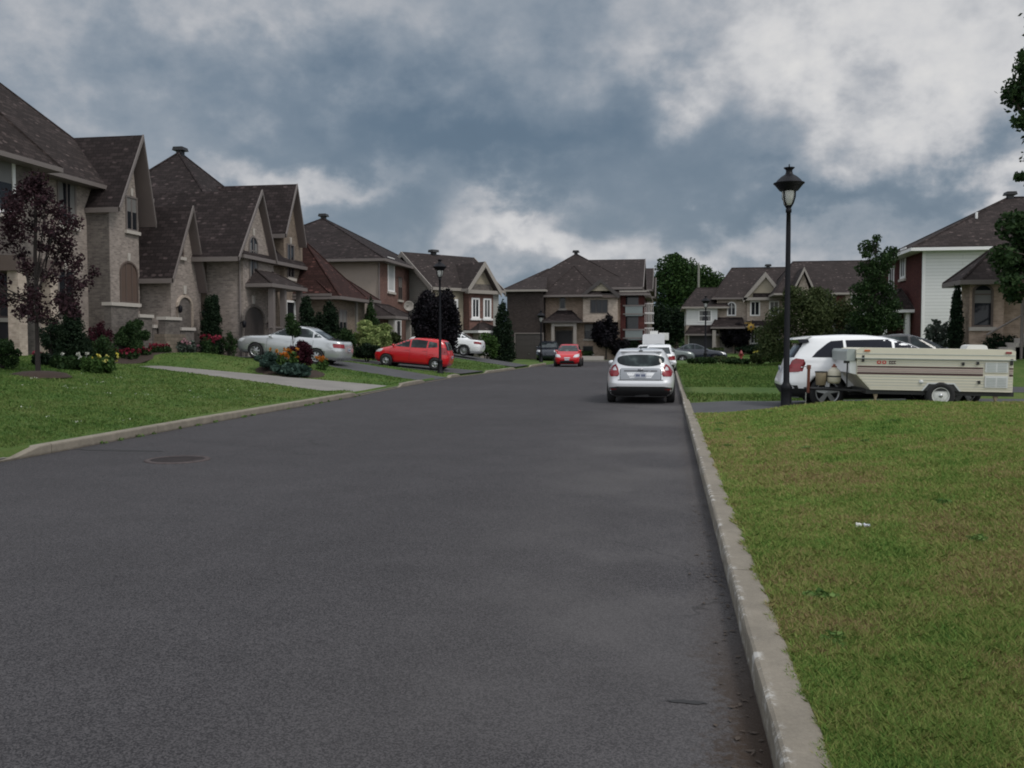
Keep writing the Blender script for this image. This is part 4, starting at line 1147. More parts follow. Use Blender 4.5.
# ---------------- low beige house far right
YR = 36.4
O = (14, YR, 1.1)
Rh = house('beige brick house with arched window and outside stair behind the camper trailer', O)
xb0 = hitY(970, 300, YR).x; xb1 = hitY(1004, 300, YR).x; ze = hitY(975, 281, YR).z
wall(Rh, O, xb0, xb1, YR, YR + 1.0, 0, ze, 'brick_beige', 'bay')
wall(Rh, O, xb1 + .01, 24, YR + .5, YR + 4, 0, ze + .4, 'brick_beige')
hip(Rh, O, xb0 - .45, xb1 + 2.2, YR - .45, YR + 1.8, ze, (xb1 + .0, YR + 1.0, xb1 + 1.0, YR + 1.0), ze + 1.35, 'roof_grey', name='bay_roof')
hip(Rh, O, xb1 - .0, 24.6, YR + .2, YR + 4.6, ze + .4, (15.6, YR + 2.6, 21, YR + 2.6), ze + 2.9, 'roof_grey')
q = hitY(982, 327, YR); window(Rh, O, (q.x, YR, q.z), YN, .72, 1.6, arch=.3, frame='trim_brown', nv=0, nh=1, key='stone', trans=1.2)
# outdoor stair with metal rail
mb = MB(); sx0 = hitY(990, 340, YR - 1.4); sx1 = hitY(1024, 316, YR - 1.4)
for k in range(7): mb.box(sx0.x + k * .26, sx0.x + 1.9, YR - 1.6, YR - .5, 1.0, 1.15 + k * .16)
mb.build('stair', 'stone', Rh, O)
mb = MB(); a = Vector((sx0.x - .2, YR - 1.65, 1.9)); b_ = Vector((sx0.x + 1.8, YR - 1.65, 3.1))
mb.tube([a, b_], .035, 6)
mb.tube([(sx0.x + .95, YR - 1.65, 1.0), (sx0.x + .95, YR - 1.65, 3.15)], .05, 6)
for k in range(14):
    x = sx0.x + 1.0 + k * .12; mb.tube([(x, YR - 1.65, 1.6), (x, YR - 1.65, 2.9)], .014, 4)
mb.tube([(sx0.x + .95, YR - 1.65, 2.9), (sx0.x + 2.7, YR - 1.65, 2.9)], .03, 6)
mb.build('railing', 'trim', Rh, O)
simple('tailgate_shade', (.30, .31, .33), .35, .5, var=.04)
# ================================================================== vehicles
def dense(levels, k=5):
    L = np.array(levels, float); out = []
    for i in range(len(L) - 1):
        p0, p1, p2, p3 = L[max(i - 1, 0)], L[i], L[i + 1], L[min(i + 2, len(L) - 1)]
        for j in range(k):
            t = j / k; lin = p1 + (p2 - p1) * t
            c = .5 * ((2 * p1) + (-p0 + p2) * t + (2 * p0 - 5 * p1 + 4 * p2 - p3) * t * t + (-p0 + 3 * p1 - 3 * p2 + p3) * t ** 3)
            o = .5 * (lin + c); o[0] = lin[0]; out.append(o)
    out.append(L[-1]); return np.array(out)
class Shell:
    """car skin: for each height z a rounded outline from rear xr to front xf, half width w, squareness n"""
    def __init__(s, levels): s.D = dense(levels)
    def at(s, z):
        D = s.D; return [float(np.interp(z, D[:, 0], D[:, k])) for k in range(1, 5)]
    def y(s, x, z):
        xf_, xr, w_, n = s.at(z); a = (xf_ - xr) / 2; q = min(.999, abs((x - (xf_ + xr) / 2) / a))
        return w_ * (1 - q ** n) ** (1 / n)
    def x(s, y, z, front):
        xf_, xr, w_, n = s.at(z); a = (xf_ - xr) / 2; q = min(.999, abs(y / w_))
        e = a * (1 - q ** n) ** (1 / n); c = (xf_ + xr) / 2
        return c + e if front else c - e
    def mesh(s, N=72):
        vs = []; fs = []
        for z, xf_, xr, w_, n in s.D:
            a = (xf_ - xr) / 2; c = (xf_ + xr) / 2
            for k in range(N):
                t = 2 * math.pi * (k + .5) / N; ct, st = math.cos(t), math.sin(t)
                vs.append((c + a * math.copysign(abs(ct) ** (2 / n), ct), w_ * math.copysign(abs(st) ** (2 / n), st), z))
        m_ = len(s.D)
        for i in range(m_ - 1):
            for k in range(N): fs.append((i * N + k, i * N + (k + 1) % N, (i + 1) * N + (k + 1) % N, (i + 1) * N + k))
        fs.append(tuple(reversed(range(N)))); fs.append(tuple((m_ - 1) * N + k for k in range(N)))
        return vs, fs
def panel(sh, poly, mode, name, m, par, off=.006, side=1, step=.07):
    """a patch of the skin cut to an outline: mode 'side' poly=(x,z), 'rear'/'front' poly=(y,z)"""
    bm = bmesh.new(); bm.faces.new([bm.verts.new((p[0], p[1], 0)) for p in poly])
    bmesh.ops.triangulate(bm, faces=bm.faces[:])
    for ax in (0, 1):
        lo = min(p[ax] for p in poly); hi = max(p[ax] for p in poly); n = int((hi - lo) / step)
        for k in range(1, n + 1):
            co = [0, 0, 0]; co[ax] = lo + (hi - lo) * k / (n + 1); no = [0, 0, 0]; no[ax] = 1
            bmesh.ops.bisect_plane(bm, geom=bm.verts[:] + bm.edges[:] + bm.faces[:], plane_co=co, plane_no=no)
    bmesh.ops.triangulate(bm, faces=bm.faces[:])
    for v in bm.verts:
        u, z = v.co.x, v.co.y
        if mode == 'side':
            xa_, xb_ = sh.at(z)[:2]; cc, aa = (xa_ + xb_) / 2, .96 * (xa_ - xb_) / 2; u = max(cc - aa, min(cc + aa, u))
            v.co = (u, side * (sh.y(u, z) + off), z)
        else:
            wl = .945 * sh.at(z)[2]; u = max(-wl, min(wl, u))
            v.co = (sh.x(u, z, mode == 'front') + (off if mode == 'front' else -off), u, z)
    me = bpy.data.meshes.new(name)
    bmesh.ops.recalc_face_normals(bm, faces=bm.faces[:])
    bm.to_mesh(me); bm.free(); me.materials.append(M[m])
    me.polygons.foreach_set('use_smooth', [True] * len(me.polygons))
    return link(bpy.data.objects.new(name, me), par)
def wheel(par, x, y, r, wd, spokes=5, rimk=.64, rim='rim'):
    s = 1 if y > 0 else -1
    mb = MB(); mb.lathe([(0, y + s * wd * .1), (r * .14, y + s * wd * .12), (r * .14, y - s * wd * .5), (0, y - s * wd * .5)], c=(x, 0, r), n=12, axis='y')
    wo_ = mb.build('wheel', rim, par)
    mb = MB(); a, b_ = y + s * wd * .18, y - s * wd * .9
    mb.lathe([(r * rimk, a - s * .01), (r * .78, a + s * .012), (r * .93, a), (r, a - s * .035), (r, b_ + s * .03), (r * .93, b_), (r * rimk, b_)], c=(x, 0, r), n=30, axis='y')
    mb.build('tyre', 'tyre', wo_)
    mb = MB(); mb.lathe([(r * rimk, a - s * .012), (r * (rimk - .05), a - s * .01), (r * (rimk - .07), a - s * .04), (r * (rimk - .08), b_)], c=(x, 0, r), n=30, axis='y')
    for k in range(spokes):
        t = 6.283 * k / spokes + .3; d = Vector((math.cos(t), 0, math.sin(t))); e = Vector((-math.sin(t), 0, math.cos(t)))
        c0 = Vector((x, a - s * .012, r)); w0, w1 = r * .1, r * .15 * 5 / max(5, spokes)
        vs = [c0 + d * r * .08 - e * w0, c0 + d * r * .08 + e * w0, c0 + d * r * (rimk - .03) + e * w1 - Vector((0, s * .02, 0)), c0 + d * r * (rimk - .03) - e * w1 - Vector((0, s * .02, 0))]
        mb.slab([tuple(v) for v in vs], .03, (0, -s, 0))
    mb.build('rim', rim, wo_)
    mb = MB(); mb.lathe([(0, b_ + s * wd * .35), (r * (rimk - .06), b_ + s * wd * .35), (r * (rimk - .06), b_ + s * wd * .3), (0, b_ + s * wd * .3)], c=(x, 0, r), n=20, axis='y'); mb.build('brake_disc', 'plastic_black', wo_)
    return wo_
def rrect(x0, x1, z0, z1, r=.05, n=5):
    out = []
    for cx_, cz, a0 in ((x1 - r, z0 + r, -90), (x1 - r, z1 - r, 0), (x0 + r, z1 - r, 90), (x0 + r, z0 + r, 180)):
        for k in range(n + 1):
            t = R(a0 + 90 * k / n); out.append((cx_ + r * math.cos(t), cz + r * math.sin(t)))
    return out

def car(label, cat, pos, yaw, levels, paint, wb, wr, glass='car_glass', side_windows=(), rear=None, front=None, ww=.2, track=.90, clad=None, spokes=5,
        name='parked_car', pitch=0, tail=None, head=None, plate_r=None, plate_f=None, mirror=None, doors=(), handles=(), group=None, arch=1.13, rimk=.64):
    root = empty(name, pos, yaw, label, cat, group)
    if pitch: root.rotation_euler = (0, -pitch, yaw)
    sh = Shell(levels)
    vs, fs = sh.mesh(); mb = MB(); mb.add(vs, fs, True); body = mb.build('body', [paint, 'plastic_black'], root)
    body.data.polygons[-1].use_smooth = body.data.polygons[-2].use_smooth = False
    # wheel arches are cut out of the closed body
    cut = MB()
    for x in wb:
        for s in (-1, 1):
            n = 28; c = []
            for yy in (s * (track + .3), s * (track - .34)):
                c.append([(x + wr * arch * math.cos(6.283 * k / n), yy, wr + wr * arch * math.sin(6.283 * k / n)) for k in range(n)])
            cut.add(c[0] + c[1], [tuple(range(n)), tuple(reversed(range(n, 2 * n)))] + [(i, n + i, n + (i + 1) % n, (i + 1) % n) for i in range(n)])
    cb_ = cut.build('cutter', 'plastic_black'); cb_.parent = root
    md = body.modifiers.new('b', 'BOOLEAN'); md.object = cb_; md.operation = 'DIFFERENCE'; md.solver = 'EXACT'
    try: md.material_mode = 'TRANSFER'
    except Exception: pass
    bpy.context.view_layer.update()
    dg = bpy.context.evaluated_depsgraph_get()
    nm = bpy.data.meshes.new_from_object(body.evaluated_get(dg))
    body.modifiers.clear(); old = body.data
    if len(nm.polygons) > 50: body.data = nm; nm.name = 'body'
    bpy.data.objects.remove(cb_)
    # arch faces dark
    if 'plastic_black' not in [q.name for q in body.data.materials if q]: body.data.materials.append(M['plastic_black'])
    pi = [q.name for q in body.data.materials if q].index('plastic_black')
    for p in body.data.polygons:
        c = p.center
        for x in wb:
            d = math.hypot(c.x - x, c.z - wr)
            if d < wr * arch * 1.03 and abs(c.y) < sh.y(max(min(c.x, 9), -9), max(c.z, .2)) - .015: p.material_index = pi; p.use_smooth = False
    for poly in side_windows:
        for s in (-1, 1): panel(sh, poly, 'side', 'window', glass, root, side=s)
    if rear: panel(sh, rear, 'rear', 'rear_window', glass, root)
    if front: panel(sh, front, 'front', 'windshield', glass, root)
    if tail:
        for s in (-1, 1):
            if tail.get('rear'): tl = panel(sh, [(p[0] * s, p[1]) for p in tail['rear']], 'rear', 'taillight', 'lamp_red', root, off=.012, step=.04)
            if tail.get('side'): panel(sh, tail['side'], 'side', 'taillight' , 'lamp_red', root, off=.011, side=s, step=.04)
            if tail.get('inner'): panel(sh, [(p[0] * s, p[1]) for p in tail['inner']], 'rear', 'lens', 'lamp_clear', tl, off=.016, step=.04)
    if head:
        for s in (-1, 1):
            if head.get('front'): panel(sh, [(p[0] * s, p[1]) for p in head['front']], 'front', 'headlight', 'lamp_clear', root, off=.01, step=.04)
            if head.get('side'): panel(sh, head['side'], 'side', 'headlight', 'lamp_clear', root, off=.01, side=s, step=.04)
    for (poly, mode, mt, nm_) in (clad or ()):
        if mode == 'side':
            for s in (-1, 1): panel(sh, poly, 'side', nm_, mt, root, off=.008, side=s)
        else: panel(sh, poly, mode, nm_, mt, root, off=.009, step=.05)
    if plate_r:
        z0, z1, hw = plate_r; x = min(sh.x(0, z0, False), sh.x(0, z1, False)) - .016
        mb = MB(); mb.prism(rrect(-hw, hw, z0, z1, .015, 2), 'x', x - .012, x); pl = mb.build('licence_plate', 'plate', root)
        mb = MB()
        for k in range(7):
            if k == 3: continue
            y = -hw * .72 + hw * 1.44 * k / 6; mb.box(x - .0145, x - .012, y - .013, y + .013, z0 + (z1 - z0) * .25, z0 + (z1 - z0) * .72)
        mb.build('characters', 'plate_ink', pl)
    if plate_f:
        z0, z1, hw = plate_f; x = max(sh.x(0, z0, True), sh.x(0, z1, True)) + .01
        mb = MB(); mb.prism(rrect(-hw, hw, z0, z1, .01, 2), 'x', x, x + .012); mb.build('licence_plate', 'plate', root)
    if mirror:
        mx, mz = mirror
        for s in (-1, 1):
            y = sh.y(mx, mz); mb = MB()
            mb.lathe([(0, -.07), (.05, -.065), (.07, -.02), (.068, .03), (.03, .06), (0, .065)], n=10); mb.xf(Matrix.Translation((mx, s * (y + .11), mz + .03)) @ Matrix.Diagonal((.75, 1.3, .95, 1)))
            mb.tube([(mx, s * (y - .02), mz - .03), (mx, s * (y + .1), mz)], .025, 6)
            mb.build('mirror', paint, root)
    for x0, z0, z1 in doors:
        for s in (-1, 1): panel(sh, [(x0, z0), (x0 + .012, z0), (x0 + .012, z1), (x0, z1)], 'side', 'door_seam', 'plastic_black', root, off=.003, side=s, step=.1)
    for x0, z0 in handles:
        for s in (-1, 1): panel(sh, rrect(x0 - .1, x0 + .1, z0 - .016, z0 + .016, .014, 2), 'side', 'door_handle', paint, root, off=.03, side=s, step=.3)
    for x in wb:
        for s in (-1, 1): wheel(root, x, s * (track - .03), wr, ww, spokes, rimk)
    mb = MB(); mb.box(wb[1] - .1, wb[0] + .1, -track + .34, track - .34, wr * .55, wr * 1.2); mb.build('underbody', 'plastic_black', root)
    return root, sh

HATCH = [(.19, 2.00, -1.98, .78, 7), (.24, 2.08, -2.06, .84, 7), (.34, 2.16, -2.15, .885, 7), (.45, 2.18, -2.185, .90, 7), (.56, 2.18, -2.19, .91, 7), (.64, 2.16, -2.155, .912, 7), (.78, 2.10, -2.13, .905, 6.5),
         (.88, 1.98, -2.10, .885, 6), (.95, 1.72, -2.07, .86, 5.5), (1.00, 1.30, -2.05, .835, 5.5), (1.05, 1.00, -2.03, .805, 5.5), (1.2, .68, -1.95, .735, 5.5), (1.33, .34, -1.86, .675, 5.5),
         (1.41, .05, -1.83, .62, 5), (1.45, -.2, -1.62, .55, 4.5), (1.475, -.55, -1.30, .42, 4), (1.483, -.75, -1.1, .28, 3.5)]
hatch_side = ([(.86, 1.02), (.05, 1.02), (.05, 1.37), (.12, 1.37), (.38, 1.27)], [(-.02, 1.02), (-.80, 1.03), (-.86, 1.36), (-.02, 1.385)], [(-.88, 1.04), (-1.35, 1.10), (-1.38, 1.31), (-.94, 1.355)])
def oval(hw, z0, z1, n=32, p=3.0, up=.0):
    out = []
    for k in range(n):
        t = 6.283 * k / n; c, s_ = math.cos(t), math.sin(t)
        out.append((hw * math.copysign(abs(c) ** (2 / p), c), (z0 + z1) / 2 + (z1 - z0) / 2 * math.copysign(abs(s_) ** (2 / p), s_) + up * (c * c)))
    return out
# silver hatchback, rear towards us
p = hitZ(640, 402, 0)
rt, sh = car('silver hatchback parked at the right kerb, seen from behind with its oval rear window', 'car', (-.71, 26.8, 0), R(90.5), HATCH, 'paint_silver', (1.33, -1.32), .325,
    side_windows=hatch_side, rear=oval(.63, 1.00, 1.315, p=2.7, up=.01), front=[(-.66, 1.06), (.66, 1.06), (.56, 1.39), (-.56, 1.39)],
    tail={'rear': [(.56, .80), (.60, .74), (.80, .73), (.84, .80), (.835, .90), (.74, 1.02), (.66, 1.07), (.60, .96)], 'side': [(-2.09, .76), (-1.74, .84), (-1.80, .98), (-2.07, .99)], 'inner': [(.63, .90), (.76, .90), (.72, .98), (.67, 1.0)]},
    clad=[([(-.86, .20), (.86, .20), (.87, .43), (.60, .47), (-.60, .47), (-.87, .43)], 'rear', 'plastic_black', 'lower_bumper'),
          ([(-.55, .655), (.55, .655), (.55, .92), (.50, .955), (-.50, .955), (-.55, .92)], 'rear', 'tailgate_shade', 'tailgate_panel'),
          ([(-.27, .69), (.27, .69), (.38, .84), (-.38, .84)], 'rear', 'paint_white', 'plate_surround'),
          (rrect(-.44, .44, .868, .895, .01, 2), 'rear', 'plastic_black', 'seam'),
          ([(-.30, .20), (.30, .20), (.26, .25), (-.26, .25)], 'rear', 'rim', 'diffuser'),
          ([(-.80, .37), (-.64, .38), (-.64, .405), (-.80, .40)], 'rear', 'lamp_red', 'reflector'), ([(.80, .37), (.64, .38), (.64, .405), (.80, .40)], 'rear', 'lamp_red', 'reflector'),
          (rrect(-.60, .60, .634, .648, .005, 2), 'rear', 'plastic_black', 'tailgate_gap'), (rrect(-.54, -.528, .65, .93, .004, 1), 'rear', 'plastic_black', 'tailgate_gap'), (rrect(.528, .54, .65, .93, .004, 1), 'rear', 'plastic_black', 'tailgate_gap')],
    plate_r=(.70, .83, .15), mirror=(.72, 1.02), doors=((.95, .45, 1.0), (-.02, .40, 1.02), (-.98, .62, 1.0)), handles=((.15, .9), (-.8, .92)), head={'front': [(.5, .78), (.85, .80), (.80, .93), (.52, .86)]})
mb = MB(); mb.prism([(-1.50, 1.462), (-1.87, 1.425), (-1.885, 1.40), (-1.6, 1.41)], 'y', -.57, .57); mb.build('spoiler', 'paint_silver', rt)
mb = MB(); mb.tube([(-1.70, 0, 1.45), (-1.80, 0, 1.53)], .012, 5); mb.box(-1.90, -1.88, -.05, .05, 1.405, 1.43); mb.build('aerial', 'plastic_black', rt)
mb = MB(); mb.lathe([(0, -2.135), (.036, -2.13), (.04, -2.11)], n=18, axis='x', c=(-.005, 0, .92)); mb.xf(Matrix.Diagonal((1, 1.7, 1, 1))); mb.build('badge', 'tailgate_shade', rt)
mb = MB(); mb.tube([(-1.90, .05, 1.02), (-1.985, -.28, 1.06)], .012, 5); mb.build('wiper', 'plastic_black', rt)
# seats behind the glass read as soft shapes in the rear window: head restraints on the parcel line
for s in (-.33, .33):
    pass

# silver sedan side-on up the second drive (faces the house)
_S = [(.20, 2.20, -2.22, .78, 7), (.32, 2.36, -2.36, .87, 7), (.46, 2.40, -2.40, .90, 7), (.6, 2.39, -2.41, .905, 7), (.72, 2.33, -2.40, .90, 6.5), (.84, 2.16, -2.38, .88, 6), (.90, 1.85, -2.36, .865, 6), (.95, 1.35, -2.32, .845, 6),
         (.985, 1.12, -2.24, .825, 6), (1.01, 1.02, -1.75, .80, 5.5), (1.08, .86, -1.55, .765, 5.5), (1.2, .60, -1.30, .71, 5.5), (1.32, .32, -1.02, .655, 5.5), (1.40, .05, -.82, .61, 5), (1.44, -.12, -.6, .55, 4.5), (1.455, -.25, -.42, .4, 4)]
SEDAN = [(z * 1.05, a, b_, w_, n) for z, a, b_, w_, n in _S]
sed_win_ = ([(.84, 1.03), (-.14, 1.03), (-.14, 1.38), (.02, 1.375), (.30, 1.27)], [(-.21, 1.03), (-1.05, 1.04), (-1.02, 1.26), (-.76, 1.37), (-.21, 1.385)], [(-1.11, 1.05), (-1.42, 1.08), (-1.2, 1.21), (-1.08, 1.24)])
sed_win = [[(x, z * 1.05) for x, z in q] for q in sed_win_]
px_, py_ = -15.75, 37.6
car('silver sedan parked side-on in the driveway behind the flower island', 'car', (px_ - .1, py_, gz(px_, py_) + .02), R(180), SEDAN, 'paint_silver2', (1.42, -1.30), .325, side_windows=sed_win,
    rear=[(-.60, 1.03), (.60, 1.03), (.52, 1.37), (-.52, 1.37)], front=[(-.66, 1.02), (.66, 1.02), (.55, 1.38), (-.55, 1.38)],
    tail={'rear': [(.5, .76), (.86, .76), (.85, .93), (.52, .93)], 'side': [(-2.38, .76), (-2.06, .78), (-2.10, .92), (-2.36, .95)]}, head={'front': [(.5, .66), (.85, .66), (.82, .80), (.5, .78)], 'side': [(2.3, .66), (2.0, .70), (1.95, .82), (2.2, .80)]},
    plate_r=(.62, .76, .15), mirror=(.78, .98), doors=((.92, .35, .98), (-.16, .35, 1.02), (-1.12, .5, 1.0)), handles=((.02, .86), (-.95, .88)), pitch=R(5.2), spokes=7,
    clad=[([(-2.0, .20), (2.0, .20), (2.0, .24), (-2.0, .24)], 'side', 'plastic_black', 'sill')])

# red hatchback side-on, rear to the street
SMALL = [(.20, 1.78, -1.74, .74, 7), (.32, 1.88, -1.83, .82, 7), (.5, 1.91, -1.87, .845, 7), (.64, 1.89, -1.88, .85, 6.5), (.78, 1.78, -1.86, .845, 6), (.88, 1.58, -1.83, .83, 5.5), (.96, 1.30, -1.80, .805, 5.5), (1.02, 1.12, -1.78, .785, 5.5),
         (1.15, .84, -1.73, .74, 5.5), (1.3, .50, -1.66, .69, 5.5), (1.42, .18, -1.57, .64, 5), (1.49, -.08, -1.45, .57, 4.5), (1.515, -.4, -1.15, .42, 4)]
sm_win = ([(.98, 1.02), (.10, 1.02), (.10, 1.43), (.22, 1.38), (.52, 1.26)], [(.03, 1.02), (-.74, 1.04), (-.78, 1.40), (.03, 1.44)], [(-.82, 1.06), (-1.28, 1.12), (-1.25, 1.33), (-.84, 1.38)])
px_, py_ = -12.4, 44.3
car('red hatchback parked side-on in the driveway beside the lamp post', 'car', (px_, py_, gz(px_, py_) + .0), R(181), SMALL, 'paint_red', (1.22, -1.24), .30, side_windows=sm_win,
    rear=[(-.58, 1.0), (.58, 1.0), (.52, 1.40), (-.52, 1.40)], front=[(-.62, 1.03), (.62, 1.03), (.55, 1.42), (-.55, 1.42)],
    tail={'rear': [(.58, .78), (.80, .78), (.74, 1.12), (.62, 1.12)], 'side': [(-1.84, .78), (-1.62, .82), (-1.64, 1.10), (-1.77, 1.12)]}, head={'front': [(.45, .66), (.8, .68), (.74, .86), (.5, .8)], 'side': [(1.82, .68), (1.50, .72), (1.42, .84), (1.66, .84)]},
    mirror=(.92, 1.03), doors=((1.05, .35, .98), (.06, .35, 1.0), (-.80, .62, 1.0)), handles=((.2, .9), (-.68, .92)), pitch=R(4.6), plate_r=(.62, .74, .15), rimk=.5,
    clad=[([(-1.3, .2), (1.3, .2), (1.3, .25), (-1.3, .25)], 'side', 'plastic_black', 'sill')], name='parked_car')

# white coupe beyond the lamp
px_, py_ = -13.75, 56.6
car('white sedan parked in the far driveway with its rear showing past the dark round tree', 'car', (px_, py_, gz(px_, py_) + .05), R(178), [(z, a + (.0 if a < 0 else 0), b_ + .05, w_, n) for z, a, b_, w_, n in SEDAN], 'paint_white', (1.42, -1.35), .34, side_windows=sed_win,
    rear=[(-.60, 1.03), (.60, 1.03), (.52, 1.37), (-.52, 1.37)], front=[(-.66, 1.02), (.66, 1.02), (.55, 1.38), (-.55, 1.38)],
    tail={'rear': [(.45, .80), (.84, .80), (.83, .94), (.48, .92)], 'side': [(-2.33, .80), (-1.95, .84), (-2.0, .95), (-2.3, .96)]}, plate_r=(.62, .76, .15), mirror=(.78, .98), doors=((.92, .35, .98), (-.16, .35, 1.02)), pitch=R(5), spokes=9)

# red car coming towards us on the left side
car('small red car standing on the left side of the road with its windscreen towards us', 'car', (-6.6, 62.6, 0), R(-88), [(z, a, b_, w_ * .99, n) for z, a, b_, w_, n in SMALL], 'paint_red', (1.22, -1.24), .30, side_windows=sm_win,
    rear=[(-.58, 1.0), (.58, 1.0), (.52, 1.40), (-.52, 1.40)], front=[(-.66, 1.03), (.66, 1.03), (.58, 1.42), (-.58, 1.42)], head={'front': [(.40, .64), (.78, .66), (.78, .88), (.5, .80)], 'side': [(1.82, .68), (1.50, .72), (1.42, .84), (1.66, .84)]},
    clad=[([(-.5, .24), (.5, .24), (.44, .42), (-.44, .42)], 'front', 'plastic_black', 'grille'), (rrect(-.2, .2, .58, .64, .02, 2), 'front', 'chrome', 'badge_bar')], plate_f=(.44, .54, .15), mirror=(.92, 1.03))

# white SUV behind the camper
SUV = [(.26, 2.18, -2.10, .80, 7), (.34, 2.30, -2.24, .90, 7), (.48, 2.36, -2.33, .945, 7), (.62, 2.36, -2.36, .955, 7), (.8, 2.32, -2.30, .955, 6.5), (.98, 2.16, -2.22, .94, 6.5), (1.06, 1.80, -2.19, .92, 6), (1.12, 1.35, -2.17, .905, 6), (1.17, 1.08, -2.15, .885, 6),
       (1.3, .82, -2.06, .83, 6), (1.45, .50, -1.95, .775, 6), (1.56, .20, -1.90, .73, 5.5), (1.64, -.10, -1.92, .68, 5), (1.685, -.45, -1.75, .60, 4.5), (1.705, -.85, -1.2, .42, 4)]
suv_win = ([(.96, 1.17), (.08, 1.17), (.08, 1.55), (.22, 1.52), (.52, 1.40)], [(.02, 1.17), (-.95, 1.18), (-.98, 1.575), (.02, 1.575)], [(-1.02, 1.18), (-1.74, 1.20), (-1.62, 1.33), (-1.40, 1.50), (-1.30, 1.56), (-1.04, 1.575)])
car('white sport utility car parked across the right driveway behind the camper trailer and lamp post', 'car', (5.05, 22.85, .14), R(0), [(z, a * 1.04, b_ * 1.03, w_, n) for z, a, b_, w_, n in SUV], 'paint_white', (1.50, -1.42), .385, side_windows=suv_win, glass='car_glass_tint', ww=.24, track=.95,
    rear=[(-.70, 1.20), (.70, 1.20), (.60, 1.53), (-.60, 1.53)], front=[(-.72, 1.18), (.72, 1.18), (.62, 1.56), (-.62, 1.56)], arch=1.17,
    tail={'rear': [(.70, .88), (.93, .88), (.90, 1.14), (.76, 1.18), (.70, 1.10)], 'side': [(-2.24, .86), (-2.02, .87), (-1.97, 1.06), (-2.05, 1.12), (-2.2, 1.15)]}, plate_r=(.86, 1.0, .15),
    clad=[([(-2.02, .26), (2.02, .26), (2.02, .40), (-2.02, .40)], 'side', 'plastic_black', 'sill'), ([(-.9, .28), (.9, .28), (.93, .56), (-.93, .56)], 'rear', 'plastic_black', 'lower_bumper'), ([(-2.35, .28), (-1.9, .28), (-1.82, .48), (-2.32, .50)], 'side', 'plastic_black', 'lower_bumper')],
    mirror=(.95, 1.16), doors=((1.0, .45, 1.14), (.05, .42, 1.15), (-.98, .75, 1.15)), handles=((.2, 1.02), (-.82, 1.03)), spokes=5, rimk=.68, pitch=R(1.2))
rt = [o for o in bpy.data.objects if o.name.startswith('parked_car') and 'sport' in o.get('label', '')][0]
mb = MB(); mb.prism([(-1.70, 1.69), (-2.12, 1.645), (-2.14, 1.61), (-1.85, 1.62)], 'y', -.66, .66); mb.build('spoiler', 'paint_white', rt)
mb = MB(); mb.prism([(-1.80, 1.615), (-2.04, 1.605), (-1.98, 1.53), (-1.78, 1.54)], 'y', -.70, .70); mb.build('spoiler_shade', 'car_glass_tint', rt)

# dark car behind it
car('dark sedan mostly hidden behind the white sport utility car, only its roof and windscreen showing', 'car', (6.95, 28.4, gz(7.5, 28.4) + .08), R(2), SEDAN, 'paint_black', (1.42, -1.30), .33, side_windows=sed_win,
    rear=[(-.58, 1.08), (.58, 1.08), (.50, 1.42), (-.50, 1.42)], front=[(-.62, 1.08), (.62, 1.08), (.50, 1.43), (-.50, 1.43)], mirror=(.78, 1.05))

# cars farther down the right kerb
def plain(label, x, y, yaw, lv, paint, win, sc=1.0, z=0.0, **k):
    return car(label, 'car', (x, y, z), R(yaw), lv, paint, k.pop('wb', (1.42, -1.30)), .32, side_windows=win, **k)
plain('white sedan at the right kerb directly beyond the silver hatchback', -.42, 50.6, 90, SEDAN, 'paint_white', sed_win, rear=[(-.62, 1.03), (.62, 1.03), (.52, 1.37), (-.52, 1.37)],
      tail={'rear': [(.46, .72), (.87, .72), (.86, .94), (.50, .90)], 'side': [(-2.38, .74), (-2.06, .78), (-2.10, .92), (-2.36, .95)]}, clad=[([(-.87, .2), (.87, .2), (.88, .48), (-.88, .48)], 'rear', 'plastic_black', 'lower_bumper')], plate_r=(.58, .70, .15))
plain('distant white hatchback whose roof shows above the silver hatchback', -1.35, 66.5, 90, HATCH, 'paint_white', hatch_side, wb=(1.33, -1.32), rear=oval(.62, 1.0, 1.36, p=3), tail={'rear': [(.6, .80), (.84, .80), (.78, 1.0), (.62, 1.0)]})
plain('pale silver sedan parked across the bend, beside the dark sedan', -.3, 72.6, 4, [(z, a, b_, w_, n) for z, a, b_, w_, n in SEDAN], 'paint_grey', sed_win, front=[(-.66, 1.02), (.66, 1.02), (.55, 1.38), (-.55, 1.38)], mirror=(.78, .98))
plain('dark sedan parked across the bend in front of the open garage', 2.35, 75.9, 2, SEDAN, 'paint_navy', sed_win, front=[(-.66, 1.02), (.66, 1.02), (.55, 1.38), (-.55, 1.38)], mirror=(.78, .98), head={'side': [(2.3, .66), (2.0, .70), (1.95, .82), (2.2, .80)]})
plain('dark blue car facing us beside the porch of the centre house', -9.55, 74.6, -84, SUV, 'paint_navy', suv_win, wb=(1.42, -1.40), front=[(-.72, 1.18), (.72, 1.18), (.62, 1.56), (-.62, 1.56)], head={'front': [(.5, .82), (.9, .84), (.86, .98), (.5, .95)]}, mirror=(.95, 1.16), z=.05)

